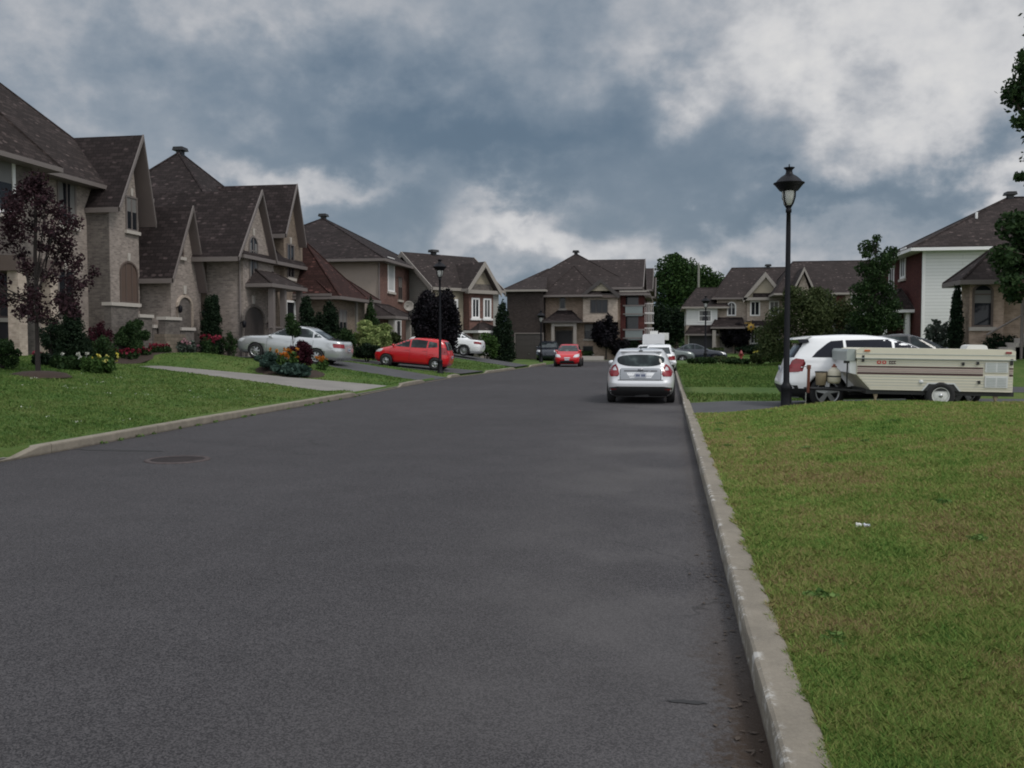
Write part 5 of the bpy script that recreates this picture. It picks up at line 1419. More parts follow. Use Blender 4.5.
# white box trailer / motorhome at the far end
p = hitY(653, 346, 83); hv = 78.0
rv = empty('camper_van', (hitY(653.5, 346, hv).x, hv, .1), 0, 'white boxy motorhome seen from behind at the end of the row of parked cars', 'motorhome')
zt = hitY(650, 334, hv).z - .1; w_ = (hitY(663, 340, hv).x - hitY(641, 340, hv).x) / 2
mb = MB(); mb.prism([(-w_, .5), (w_, .5), (w_, zt - .12), (w_ - .12, zt), (-w_ + .12, zt), (-w_, zt - .12)], 'y', 0, 4.3); mb.build('body', 'paint_white', rv)
mb = MB(); mb.box(-.3, .35, .5, 1.3, zt, zt + .26); mb.build('roof_unit', 'white_plastic', rv)
mb = MB(); mb.box(w_ - .5, w_ + .35, 2.8, 4.1, zt - .5, zt + .12); mb.build('cab_overhang', 'white_plastic', rv)
mb = MB(); mb.prism(rrect(-.55, .45, zt - .9, zt - .45, .06), 'y', -.02, .01); mb.build('rear_panel', 'paint_white', rv)
for s in (-1, 1):
    mb = MB(); mb.box(s * w_ - s * .3 - .06, s * w_ - s * .3 + .06, -.03, .01, .75, 1.1); mb.build('taillight', 'lamp_red', rv)
    for yy in (1.0, 3.5): wheel(rv, 0, s * .5, .34, .2).matrix_local = Matrix.Translation((s * (w_ - .6), yy, 0)) @ Matrix.Rotation(R(90), 4, 'Z')
mb = MB(); mb.box(-w_, w_, -.1, 0, .35, .52); mb.build('bumper', 'plastic_black', rv)

# ------------------------------------------------------------------ tent camper trailer
tl = hitY(845, 370, 21.3); 
TR = empty('camper_trailer', (5.45, 20.35, .19), 0, 'beige folding camper trailer with brown and maroon stripes parked on the right driveway', 'camper trailer')
TR.rotation_euler = (0, R(.75), 0)
TR.scale = (.93, 1, .9)
L0, L1 = -1.63, 1.62; yf, yb = -.15, 1.75      # near face at yf
def P3(pr): return pr
body = [(L0 - .02, .84), (L0 + .28, .50), (L1, .50), (L1, 1.22), (L0 - .02, 1.22)]
mb = MB(); mb.prism(body, 'y', yf, yb); bd = mb.build('body', 'camper_skin', TR)
mb = MB()                                        # horizontal ribs of the aluminium skin, following the sloping nose
for k in range(5):
    z = .56 + k * .06 if k < 4 else .80
    x0 = L0 - .02 if z >= .84 else L0 - .02 + (.84 - z) / .34 * .30
    mb.box(x0 + .01, L1 - .01, yf - .006, yf + .002, z, z + .035)
for z in (1.06, 1.12, 1.17): mb.box(L0, L1 - .01, yf - .006, yf + .002, z, z + .03)
mb.build('siding_rib', 'camper_skin', bd)
mb = MB()
for z in (.60, .67, .74, .81, 1.085, 1.145, 1.195): mb.box(L0 - .01 + (max(0, .84 - z) / .34 * .30), L1 - .01, yf - .0075, yf - .0061, z, z + .008)
mb.build('rib_shadow', 'camper_grey', bd)  # thin grey strips painted as the shadow in the grooves between ribs
mb = MB(); mb.prism([(L0 - .05, 1.235), (L1 + .03, 1.235), (L1 + .03, 1.43), (L1 - .06, 1.47), (L0 + .06, 1.47), (L0 - .05, 1.43)], 'y', yf - .03, yb + .03); lid = mb.build('roof_lid', 'camper_skin', TR)
mb = MB(); mb.box(L0 - .06, L1 + .04, yf - .045, yb + .04, 1.222, 1.238); mb.build('lid_seal', 'camper_grey', lid)
mb = MB(); mb.box(L0 - .04, L1 + .02, yf - .036, yf - .028, 1.325, 1.34); mb.build('lid_groove', 'camper_grey', lid)
for z0, z1, m_ in ((1.02, 1.052, 'camper_maroon'), (.965, 1.0, 'camper_pink'), (.925, .95, 'camper_pink'), (.862, .905, 'camper_maroon')):
    mb = MB(); mb.box(L0 - .015, 1.0, yf - .010, yf - .004, z0, z1); mb.build('stripe', m_, bd)
    mb = MB(); mb.box(1.54, L1 - .005, yf - .010, yf - .004, z0, z1); mb.build('stripe', m_, bd)
for z0 in (.60, .90):
    mb = MB(); z1 = z0 + (.27 if z0 < .8 else .27)
    if z0 == .90: z0, z1 = .945, 1.17
    mb.box(1.04, 1.51, yf - .022, yf + .001, z0, z1); vt = mb.build('side_vent', 'camper_vent', bd)
    mb = MB()
    for k in range(6): mb.box(1.07, 1.26, yf - .027, yf - .021, z0 + .03 + k * .035, z0 + .045 + k * .035); mb.box(1.29, 1.48, yf - .027, yf - .021, z0 + .03 + k * .035, z0 + .045 + k * .035)
    mb.build('louvre', 'camper_grey', vt)
mb = MB(); mb.box(L0 + .12, L0 + .24, yf - .05, yf - .03, 1.385, 1.425); mb.build('marker_light', 'lamp_amber', TR)
mb = MB(); mb.box(1.44, 1.56, yf - .05, yf - .03, 1.375, 1.42); mb.build('marker_light', 'lamp_red', TR)
for x, z in ((L0 + .1, 1.18), (L0 + .1, 1.26), (1.575, 1.22), (1.575, 1.15), (.88, 1.15), (.92, .72), (.58, 1.13)):
    mb = MB(); mb.box(x - .025, x + .025, yf - .04, yf, z - .035, z + .035); mb.build('latch', 'plastic_black', TR)
mb = MB(); mb.lathe([(0, yf - .03), (.045, yf - .028), (.05, yf)], c=(-.28, 0, .70), n=14, axis='y'); mb.build('filler_cap', 'camper_vent', TR)
# maker's marks: two worn red emblems and a small dark panel of letters
for k in (0, 1):
    mb = MB(); x = L0 + .40 + k * .11; mb.prism(rrect(x, x + .09, 1.10, 1.18, .03, 3), 'y', yf - .012, yf - .005); em = mb.build('emblem', 'camper_red', bd)
    mb = MB(); mb.prism(rrect(x + .03, x + .06, 1.125, 1.155, .012, 2), 'y', yf - .014, yf - .0121); mb.build('emblem_mark', 'camper_skin', em)
for k in range(3):
    mb = MB(); x = L0 + .66 + k * .05
    mb.box(x, x + .042, yf - .012, yf - .005, 1.155, 1.175); mb.box(x, x + .015, yf - .0125, yf - .005, 1.105, 1.154); mb.box(x + .016, x + .042, yf - .0122, yf - .005, 1.105, 1.125); mb.build('lettering', 'camper_maroon', bd)
mb = MB(); mb.box(L0 + .2, L1 + .05, yf + .06, yb - .06, .40, .50); mb.tube([(L0 + .3, yf + .3, .45), (L0 - 1.0, .8, .45)], .035, 6); mb.tube([(L0 + .3, yb - .3, .45), (L0 - 1.0, .8, .45)], .035, 6); mb.build('chassis', 'frame_black', TR)
mb = MB(); mb.prism([(-.24, .5), (-.12, .66), (.40, .66), (.52, .5)], 'y', yf - .014, yf + .03); fd = mb.build('fender', 'frame_black', TR)
mb = MB(); mb.prism([(-.28, .50), (-.14, .69), (.42, .69), (.56, .50), (.52, .5), (.40, .66), (-.12, .66), (-.24, .5)], 'y', yf - .02, yf - .0142); mb.build('fender_trim', 'camper_vent', fd)
for s, yy in ((-1, yf + .005), (1, yb - .005)):
    wo_ = wheel(TR, 0, yy - .8 if s < 0 else yy - .8, .29, .17, 8, .60)
    wo_.matrix_local = Matrix.Translation((.14, .8, .07)) @ Matrix.Diagonal((1 / .93, 1, 1 / .9, 1))
    rm_ = [q for q in wo_.children if q.name.startswith('rim')][0]; rm_.data.materials[0] = M['white_plastic']
    yy_ = (yy - .8) + s * .17 * .02
    mb = MB(); mb.lathe([(.05, yy_), (.17, yy_ + s * .004), (.17, yy_ - s * .03), (.05, yy_ - s * .03)], c=(0, 0, .29), n=24, axis='y'); mb.build('rim_disc', 'white_plastic', wo_)
# nose box, gas bottle, battery basket, jack
mb = MB(); mb.prism([(L0 - .24, 1.16), (L0 - .06, 1.16), (L0 - .06, 1.44), (L0 - .20, 1.44), (L0 - .24, 1.38)], 'y', yf + .05, yb - .05); mb.build('front_box', 'camper_grey', TR)
mb = MB(); mb.prism([(L0 - .16, .88), (L0 - .02, .84), (L0 - .02, 1.155), (L0 - .16, 1.155)], 'y', yf + .1, yb - .1); mb.build('front_panel', 'paint_white', TR)
mb = MB(); mb.lathe([(0, .60), (.12, .61), (.15, .67), (.15, .87), (.12, .93), (.07, .96), (.07, .99), (0, .99)], c=(L0 - .42, .35, 0), n=22); tk = mb.build('gas_bottle', 'tank_tan', TR)
mb = MB(); mb.lathe([(.152, .76), (.156, .77), (.156, .785), (.152, .795)], c=(L0 - .42, .35, 0), n=22); mb.build('band', 'frame_black', tk)
mb = MB(); mb.lathe([(.06, .98), (.06, 1.02), (.03, 1.03), (.03, 1.07), (0, 1.07)], c=(L0 - .42, .35, 0), n=12); mb.build('valve', 'rust', tk)
mb = MB(); mb.lathe([(0, .55), (.11, .56), (.13, .84), (.135, .87), (.12, .87), (.11, .84)], c=(L0 - .70, .4, 0), n=18); mb.build('basket', 'basket_tan', TR)
mb = MB(); mb.lathe([(.137, .86), (.142, .865), (.142, .885), (.13, .89), (0, .895)], c=(L0 - .70, .4, 0), n=18); mb.build('basket_lid', 'frame_black', TR)
mb = MB(); mb.tube([(L0 - .93, .7, .35), (L0 - .93, .7, .95)], .035, 8); mb.tube([(L0 - .93, .7, .93), (L0 - .93, .7, 1.03)], .05, 8); mb.build('jack_post', 'rust', TR)
mb = MB(); mb.tube([(L0 - .95, .68, .98), (L0 - 1.06, .62, 1.0)], .012, 5); mb.tube([(L0 - .98, .7, .35), (L0 - .98, .7, -.08)], .02, 6); mb.build('jack_handle', 'chrome', TR)
mb = MB(); mb.tube([(L0 - .20, .0, .55), (L0 - .20, .0, 1.12)], .018, 6); mb.box(L0 - .28, L0 - .10, -.03, .03, 1.10, 1.16); mb.build('crank', 'frame_black', TR)
for xx in (L0 + .42, L1 - .3):
    mb = MB(); mb.prism([(xx - .05, .40), (xx + .05, .40), (xx + .02, .30), (xx + .03, .0), (xx - .05, .0), (xx - .02, .30)], 'y', yf + .1, yf + .16); mb.build('stabiliser_leg', 'basket_tan', TR)
mb = MB(); mb.prism([(.86, 1.455), (1.34, 1.455), (1.30, 1.55), (1.22, 1.575), (.98, 1.575), (.90, 1.55)], 'y', .55, 1.0); mb.build('roof_vent', 'white_plastic', TR)

# ================================================================== street lamps
def lamp_post(label, x, y, z, h):
    root = empty('street_lamp', (x, y, z), 0, label, 'street lamp', 'black street lamps along the road')
    mb = MB(); mb.lathe([(.15, -.1), (.15, .05), (.115, .09), (.115, .52), (.128, .56), (.088, .63), (.066, .68), (.05, h - 1.35), (.046, h - 1.04), (.062, h - 1.03), (.062, h - .96), (.048, h - .95), (.048, h - .91), (.066, h - .89), (.035, h - .83)], n=18)
    mb.build('pole', 'metal_black', root)
    k_ = 1.3; g0 = h - .435 * k_ - .27 * k_
    mb = MB()
    mb.lathe([(.02 * k_, g0), (.07 * k_, g0 + .05 * k_), (.105 * k_, g0 + .14 * k_), (.115 * k_, g0 + .24 * k_), (.115 * k_, g0 + .27 * k_)], n=20); mb.build('globe', 'globe', root)
    mb = MB()
    for k in range(4):
        t = k * math.pi / 2 + .78; c, s_ = math.cos(t), math.sin(t)
        mb.tube([(c * r_ * k_, s_ * r_ * k_, g0 + q * k_) for r_, q in ((.03, -.02), (.09, .06), (.125, .15), (.13, .28))], .017, 6)
    mb.build('cage', 'metal_black', root)
    mb = MB(); a = g0 + .27 * k_
    mb.lathe([(r_ * k_, a + q * k_) for r_, q in ((.10, -.02), (.15, 0), (.205, .07), (.23, .10), (.25, .112), (.25, .125), (.215, .135), (.19, .17), (.13, .225), (.065, .265), (.052, .30), (.052, .335), (.085, .365), (.09, .375), (.03, .383), (.012, .39), (.009, .43), (0, .435))], n=26)
    mb.build('hood', 'metal_black', root)
    return root
# each lamp's height is what its hood reaches in the photograph at its foot's distance
lp = hitY(785, 400, 21.7); lx = hitY(786, 405, 20.6).x
lamp_post('tall black street lamp with bell hood standing in front of the white sport utility car', lx, 20.6, gz(lx, 20.6) - .02, hitY(790, 163, 20.6).z - gz(lx, 20.6))
l2 = hitY(440, 330, 41.9); lamp_post('black street lamp rising from the dark round tree beside the red hatchback', l2.x, 41.9, gz(l2.x, 41.9), hitY(440, 258, 41.9).z - gz(l2.x, 41.9))
l3 = hitY(705.5, 330, 66.0); lamp_post('distant black street lamp in front of the open garage of the beige house', l3.x, 66.0, gz(l3.x, 66.0), hitY(705.5, 295, 66).z - gz(l3.x, 66))
l4 = hitY(541, 330, 68); lamp_post('distant street lamp in front of the dark garage wing of the centre house', l4.x, 68.0, .2, hitY(541, 310, 68).z - .2)
# ================================================================== planting
CA, SA = math.cos(R(9.56)), math.sin(R(9.56))
def at(px, f):
    """ground position seen in image column px at distance f along the view"""
    r = (px - 512) / F * f
    return (r * CA - f * SA, r * SA + f * CA)
def topz(y, f): return EYE.z + (342 - y) * f / F
RGT = (CA, SA)

# --- right of the frame: big tree whose low boughs hang into view
x, y = at(1085, 30.5); z0 = gz(x, y)
def off(px, py, f=30.5, d=0):
    k = f / F; return ((px - 1085) * k * CA - d * SA, (px - 1085) * k * SA + d * CA, topz(py, f) - z0)
bl = []
for px_, py_, r in ((1008, 228, .62), (994, 258, .48), (1022, 262, .95), (1000, 284, .42), (1012, 296, .35), (1036, 236, 1.0), (1040, 285, .8), (1030, 92, 1.05), (1010, 74, .42), (1006, 100, .40), (1010, 128, .42), (1020, 144, .32), (1020, 62, .4), (1022, 176, .20), (1050, 120, .8), (1075, 70, 1.9), (1085, 160, 1.9), (1100, 230, 1.9), (1110, 110, 1.9), (1080, 10, 1.9)):
    o = off(px_, py_, d=random.uniform(-.6, .6)); bl.append((o[0], o[1], o[2], r, r, r * .85))
tree('leafy_tree', 'large dark green leafy tree leaning into the right edge of the view', 'tree', x, y, z0, 4.5, .2, bl, 'leaf_dark', 42000, .10, seed=5)

# --- purple-leaf tree on the left lawn
x, y = at(38, 22.3); z0 = gz(x, y)
g = random.Random(4); bl = []
for k in range(64):
    t = (k + .5) / 64; a = k * 2.4 + g.uniform(-.4, .4); zz = 1.35 + 3.35 * t
    rr = (1.42 * math.sin(math.pi * min(1, .16 + .84 * t) ** .8) + .08) * g.uniform(.3, 1)
    q = g.uniform(.19, .34); bl.append((rr * math.cos(a), rr * math.sin(a), zz, q, q, q * .9))
tree('purple_leaf_tree', 'small purple-leaved tree on the left front lawn before the nearest house', 'tree', x, y, z0, 1.9, .055, bl, 'leaf_purple', 9500, .052, 'bark_dark', seed=9, limbs=5)
mb = MB(); mb.lathe([(.75, -.05), (.62, .05), (.35, .10), (0, .12)], n=20, c=(x, y, z0)); tag(mb.build('flower_bed', 'soil'), kind='structure')

# --- left front gardens
def L(px_, f): return at(px_, f)
x, y = L(2, 22.8); bush('round_bush', 'low round clipped dark green bush at the left edge of the picture', 'bush', x, y, .45, .45, .75, 'leaf_dark', 4375, 0.037, 2)
x, y = L(73, 28.3); cone_tree('cone_shrub', 'dark cone-shaped evergreen in front of the nearest house', x, y, .62, topz(298, 28.3) - gz(x, y), 'leaf_black', 12250, 0.044, 3, cat='conifer')
x, y = L(100, 29.5); bush('shrub', 'loose dark green shrub right of the cone-shaped evergreen', 'shrub', x, y, .5, .5, 1.2, 'leaf_dark', 3150, 0.044, 5)
x, y = L(52, 27.5); bush('shrub', 'dark green shrub left of the cone-shaped evergreen', 'shrub', x, y, .45, .45, 1.2, 'leaf_black', 3150, 0.044, 6)
def flowers(name, label, cat, x, y, rx, ry, h, leaf, petal, nl, npet, size, ps, seed, z=None):
    z = gz(x, y) if z is None else z
    root = empty(name, (x, y, z), 0, label, cat)
    b = []; g = random.Random(seed)
    for k in range(9): b.append((g.uniform(-.7, .7) * rx, g.uniform(-.7, .7) * ry, h * g.uniform(.25, .5), rx * .35, ry * .35, h * g.uniform(.35, .5)))
    leaves('foliage', leaf, b, nl, size, root, seed=seed)
    b2 = [(g.uniform(-.85, .85) * rx, g.uniform(-.85, .85) * ry, h * g.uniform(.6, 1.02), ps * .7, ps * .7, ps * .7) for _ in range(npet)]
    leaves('blossom', petal, b2, npet * 7, ps, root, seed=seed + 1)
    return root
x, y = L(98, 24.6); flowers('daylily_clump', 'clump of green leaves with small pale yellow flowers at the driveway end', 'flowers', x, y, .55, .4, .48, 'leaf_green', 'petal_yellow', 2400, 12, .07, .05, 3)
x, y = L(72, 24.6); flowers('rose_plant', 'low plants with a few white and pink blooms left of the yellow flowers', 'flowers', x, y, .55, .4, .45, 'leaf_dark', 'petal_white', 1900, 5, .07, .07, 8)
x, y = L(50, 24.9); flowers('low_plant', 'low dark ground plants behind the purple-leaved tree', 'plant', x, y, .6, .4, .40, 'leaf_black', 'petal_red', 1700, 3, .07, .05, 18)
for k in range(6):
    yy = 30.9 + k * .72; flowers('flower_clump', ['red', 'deep red', 'red and leafy', 'crimson', 'bright red', 'small red'][k] + ' low flowers along the stepped wall, ' + ['nearest of', 'second in', 'third in', 'fourth in', 'fifth in', 'farthest of'][k] + ' the row', 'flowers', -20.1, yy, .22, .38, .36, 'leaf_dark', 'petal_red', 420, 22, .06, .055, 30 + k)
bush('shrub', 'broad dark green shrub against the stepped stair wall', 'shrub', -20.35, 32.6, .38, 1.1, 1.5, 'leaf_dark', 7350, 0.052, 12)
bush('shrub', 'dark reddish bush at the foot of the tower gable', 'shrub', -20.5, 30.7, .35, .6, 1.35, 'leaf_wine', 2275, 0.044, 13)
flowers('hosta_clump', 'variegated pale green plant with pinkish white blooms at the foot of the brick steps', 'plant', -19.75, 35.7, .35, .6, .75, 'leaf_grey', 'petal_pink', 1300, 16, .11, .07, 14)
cx_, cy_ = -20.2, 38.6
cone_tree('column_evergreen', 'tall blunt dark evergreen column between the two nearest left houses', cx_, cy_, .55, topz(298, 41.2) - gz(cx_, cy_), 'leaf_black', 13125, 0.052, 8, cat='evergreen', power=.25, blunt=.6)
x, y = L(211, 38.6); flowers('geranium_plant', 'bushy plant with bright orange red blooms before the evergreen column', 'flowers', x, y, .4, .4, .95, 'leaf_dark', 'petal_red', 1100, 14, .07, .09, 21)
x, y = L(229, 39.2); bush('shrub', 'small green shrub by the downpipe of the second house', 'shrub', x, y, .35, .35, 1.15, 'leaf_dark', 1750, 0.044, 22)
# soil strip along the house
mb = MB()
for (xa, xb, ya, yb) in ((-21.2, -19.65, 30.2, 38.9), (-20.4, -19.3, 37.9, 40.2)):
    n = 10; vs = []
    for i in range(n + 1):
        Y = ya + (yb - ya) * i / n
        for X in (xa, (xa + xb) / 2, xb): vs.append((X, Y, gz(X, Y) + (.05 if X != xb else .004) + (.004 if xa < -21 else .0)))
    mb.add(vs, [(i * 3 + k, i * 3 + k + 1, i * 3 + k + 4, i * 3 + k + 3) for i in range(n) for k in (0, 1)], True)
tag(mb.build('flower_bed', 'soil'), kind='structure')

# --- island bed in front of the silver sedan
x, y = L(268, 34.6); bush('juniper', 'low blue-green juniper at the left end of the island bed', 'juniper', x, y, .55, .5, .78, 'leaf_blue', 4550, 0.044, 31)
leafc = bpy.data.objects[-1] if False else None
x, y = L(286, 34.9); flowers('lily_clump', 'clump of orange lilies in the island bed before the silver sedan', 'flowers', x, y, .58, .35, .78, 'leaf_green', 'petal_orange', 900, 20, .08, .085, 32)
x, y = L(301, 35.3); bush('barberry', 'wine red rounded shrub in the island bed before the silver sedan', 'shrub', x, y, .52, .45, 1.05, 'leaf_wine', 5600, 0.041, 33)
x, y = L(292, 34.0); bush('hosta', 'blue-green broad-leaved plant at the front of the island bed', 'plant', x, y, .75, .4, .48, 'leaf_blue', 1575, 0.118, 34)
x, y = L(322, 35.6); flowers('lily_clump', 'small orange lilies by the rear wheel of the silver sedan', 'flowers', x, y, .28, .25, .5, 'leaf_green', 'petal_orange', 300, 10, .07, .08, 35)
x, y = L(293, 35.9); z0 = gz(x, y)
tree('sapling', 'slim young green tree rising in front of the silver sedan window', 'tree', x, y, z0, .9, .02, [(0, 0, 1.5, .32, .32, .35), (-.1, 0, 1.8, .22, .22, .3), (.15, 0, 1.3, .2, .2, .2)], 'leaf_dark', 1750, 0.052, seed=5)
x, y = L(290, 34.6); n = 26; mb = MB()
mb.add([(x + math.cos(i / n * 6.283) * 1.35, y + math.sin(i / n * 6.283) * .75, gz(x + math.cos(i / n * 6.283) * 1.35, y + math.sin(i / n * 6.283) * .75) + .012) for i in range(n)] + [(x, y, gz(x, y) + .07)], [(i, (i + 1) % n, n) for i in range(n)], True); tag(mb.build('flower_bed', 'soil'), kind='structure')

# --- in front of the bungalow
x, y = L(307, 44.0); cone_tree('column_evergreen', 'dark evergreen column behind the boot of the silver sedan', x, y, .58, topz(299, 44) - gz(x, y), 'leaf_black', 7875, 0.067, 41, cat='evergreen', power=.35, blunt=.4)
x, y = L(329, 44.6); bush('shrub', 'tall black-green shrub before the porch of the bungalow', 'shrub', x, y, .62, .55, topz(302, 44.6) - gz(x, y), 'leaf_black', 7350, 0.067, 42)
x, y = L(344, 43.5); bush('shrub', 'mid green rounded shrub behind the silver sedan tail', 'shrub', x, y, .65, .6, topz(327, 43.5) - gz(x, y), 'leaf_dark', 4200, 0.059, 43)
x, y = L(373, 50.0); bush('hydrangea', 'pale lime green flowering hydrangea behind the nose of the red hatchback', 'hydrangea', x, y, 1.25, .9, topz(320, 50) - gz(x, y), 'leaf_lime', 6300, 0.089, 44, k=10)
x, y = L(367, 47.3); bush('shrub', 'dark green shrub beneath the pale hydrangea', 'shrub', x, y, .95, .5, 1.0, 'leaf_black', 4375, 0.059, 45)
x, y = L(393, 51.0); bush('shrub', 'yellow-green shrub between the hydrangea and the red hatchback roof', 'shrub', x, y, .6, .6, 1.4, 'leaf_olive', 2275, 0.074, 46)
x, y = L(371, 52.4); cone_tree('spruce', 'small ragged spruce above the pale hydrangea', x, y, .85, topz(297, 52.4) - gz(x, y), 'leaf_dark', 3850, 0.089, 47, power=.9)

# --- dark round tree behind the red car
x, y = L(437, 49.8); z0 = gz(x, y); H_ = topz(287, 49.8) - z0
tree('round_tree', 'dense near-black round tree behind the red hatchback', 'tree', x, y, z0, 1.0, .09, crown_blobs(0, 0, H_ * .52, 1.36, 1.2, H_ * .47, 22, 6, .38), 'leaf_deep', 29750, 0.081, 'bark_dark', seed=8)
x, y = L(486, 61.5); bush('shrub', 'spiky light green shrub beside the tail of the white sedan', 'shrub', x, y, .95, .8, topz(333, 61.5) - gz(x, y), 'leaf_green', 3150, 0.089, 51)
x, y = L(503, 65.5); cone_tree('column_evergreen', 'tall dark evergreen column left of the centre house garage', x, y, .95, topz(303, 65.5) - gz(x, y), 'leaf_black', 7875, 0.089, 52, cat='evergreen', power=.45, blunt=.2)
x, y = L(462, 62); bush('shrub', 'dark shrub below the bay window of the angled house', 'shrub', x, y, .9, .8, 1.5, 'leaf_dark', 2625, 0.081, 53)

# --- before the centre house
x, y = L(606, 79.2); z0 = gz(x, y); H_ = topz(311, 79.2) - z0
tree('purple_leaf_tree', 'purple-leaved tree in front of the wide centre house', 'tree', x, y, z0, 1.0, .08, crown_blobs(0, 0, H_ * .58, 1.15, 1.0, H_ * .44, 12, 7, .5), 'leaf_deep', 7350, 0.118, 'bark_dark', seed=12)
x, y = L(636, 79.0); bush('hedge', 'dark low hedge under the brick balconies', 'hedge', x, y, 1.8, .7, 1.7, 'leaf_black', 4550, 0.104, 61)
x, y = L(620, 79.0); bush('shrub', 'dark shrub between the purple-leaved tree and the balcony hedge', 'shrub', x, y, .9, .6, 1.9, 'leaf_deep', 2800, 0.104, 63)
x, y = L(585, 79.2); bush('shrub', 'small dark shrub below the cellar window of the centre house', 'shrub', x, y, .8, .4, .8, 'leaf_dark', 1575, 0.089, 62)

# --- tall tree behind the gap and the wood line
x, y = at(676, 124); z0 = .3
tree('tall_tree', 'tall dark green tree with an uneven crown behind the gap between the houses', 'tree', x, y, z0, 5, .35,
     [(-.6, 0, 11.2, 2.3, 2.2, 2.0), (1.3, 0, 10.6, 2.1, 2.0, 1.9), (-.8, 0, 8.4, 2.9, 2.5, 2.4), (1.6, 0, 7.6, 2.7, 2.5, 2.5), (-1.2, 0, 5.2, 2.7, 2.5, 2.3), (1.3, 0, 4.6, 2.9, 2.5, 2.3), (-.2, 0, 12.4, 1.1, 1.1, .9), (-2.0, 0, 9.8, 1.0, 1, 1.2)], 'leaf_poplar', 15750, 0.222, 'bark', seed=13)
x, y = at(706, 128); tree('tall_tree', 'second tall green tree right of the utility pole, behind the cream garage wing', 'tree', x, y, z0, 5, .3,
     [(-.8, 0, 10.2, 2.0, 2.0, 1.9), (1.2, 0, 9.3, 1.9, 2, 1.8), (0, 0, 7.0, 2.9, 2.5, 2.6), (2.2, 0, 8.0, 1.1, 1, 1.3), (-1, 0, 4.4, 2.6, 2.4, 2.2), (1.6, 0, 4.4, 2.4, 2.2, 2.2)], 'leaf_poplar', 12250, 0.222, 'bark', seed=14)
x, y = at(658, 112); tree('leafy_tree', 'low dark tree directly behind the motorhome', 'tree', x, y, .3, 1.5, .2, [(0, 0, 3.6, 1.9, 1.5, 2.6), (1.4, 0, 2.6, 1.9, 1.5, 2.0), (-.9, 0, 2.4, 1.3, 1.3, 1.8), (2.4, 0, 3.6, 1.4, 1.4, 2.2)], 'leaf_black', 7875, 0.178, 'bark_dark', seed=15)
g = random.Random(8); bl = []
for k in range(170):
    a = -46 + 90 * k / 169 + g.uniform(-.3, .3); d = g.uniform(240, 300)
    X, Y = d * math.sin(R(a)), d * math.cos(R(a)); h = g.uniform(2.2, 4.2); bl.append((X, Y, h * .6, 4, 4, h))
wd = leaves('treeline', 'leaf_dark', bl, 22000, 1.1, seed=20); tag(wd, 'far low dark line of trees on the horizon between the houses', 'trees', kind='stuff')

# --- right gardens
x, y = L(735, 86.0); z0 = gz(x, y); H_ = topz(320, 86) - z0
tree('purple_leaf_tree', 'dark purple-leaved tree beside the entrance of the beige gabled house', 'tree', x, y, z0, .9, .08, crown_blobs(0, 0, H_ * .55, 1.35, 1.1, H_ * .46, 12, 9, .5), 'leaf_deep', 7350, 0.126, 'bark_dark', seed=16)
for i, (px_, f_, ty, rx, m_, lab) in enumerate(((749, 83, 346, 1.1, 'leaf_black', 'dark green shrub right of the distant red hydrant'), (716, 84, 352, .7, 'leaf_olive', 'small olive shrub at the corner of the open garage'), (768, 80, 341, 1.6, 'leaf_black', 'wide black-green hedge below the ground floor windows'),
        (783, 76, 344, 1.3, 'leaf_dark', 'dark hedge end close to the lamp post'))):
    x, y = L(px_, f_); bush('hedge' if rx > 1.2 else 'shrub', lab, 'shrub', x, y, rx, .7, max(.6, topz(ty, f_) - gz(x, y)), m_, int(1500 * rx), .15, 70 + i)
# low perennials in the far lawn
for i, (px_, f_, h, rx, m_, lab) in enumerate(((702, 58, .45, 1.1, 'leaf_dark', 'low dark perennials in the far lawn nearest the kerb'), (722, 60, .5, 1.2, 'leaf_olive', 'low olive perennials in the middle of the far lawn'), (738, 57, .4, .9, 'leaf_dark', 'low dark perennials left of the yellowish plant'),
        (757, 56, .8, .45, 'leaf_olive', 'small upright yellowish plant on the far lawn'), (772, 58, .5, 1.0, 'leaf_green', 'low green plants by the rear of the white sport utility car'))):
    x, y = L(px_, f_); bush('perennial', lab, 'plant', x, y, rx, .5, h, m_, 1000, .1, 80 + i)
x, y = L(756, 57); leaves('blossom', 'petal_yellow', [(x, y, gz(x, y) + .75, .2, .2, .15)], 26, .09, seed=5)['label'] = 'tiny yellow blooms on the yellowish plant of the far lawn'
bpy.context.scene.objects[-1] if False else None
o = [q for q in bpy.data.objects if q.name.startswith('blossom') and q.get('label')][0]
par = [q for q in bpy.data.objects if 'upright yellowish' in q.get('label', '')][0]; o.parent = par; o.location = (-par.location.x, -par.location.y, -par.location.z); del o['label']

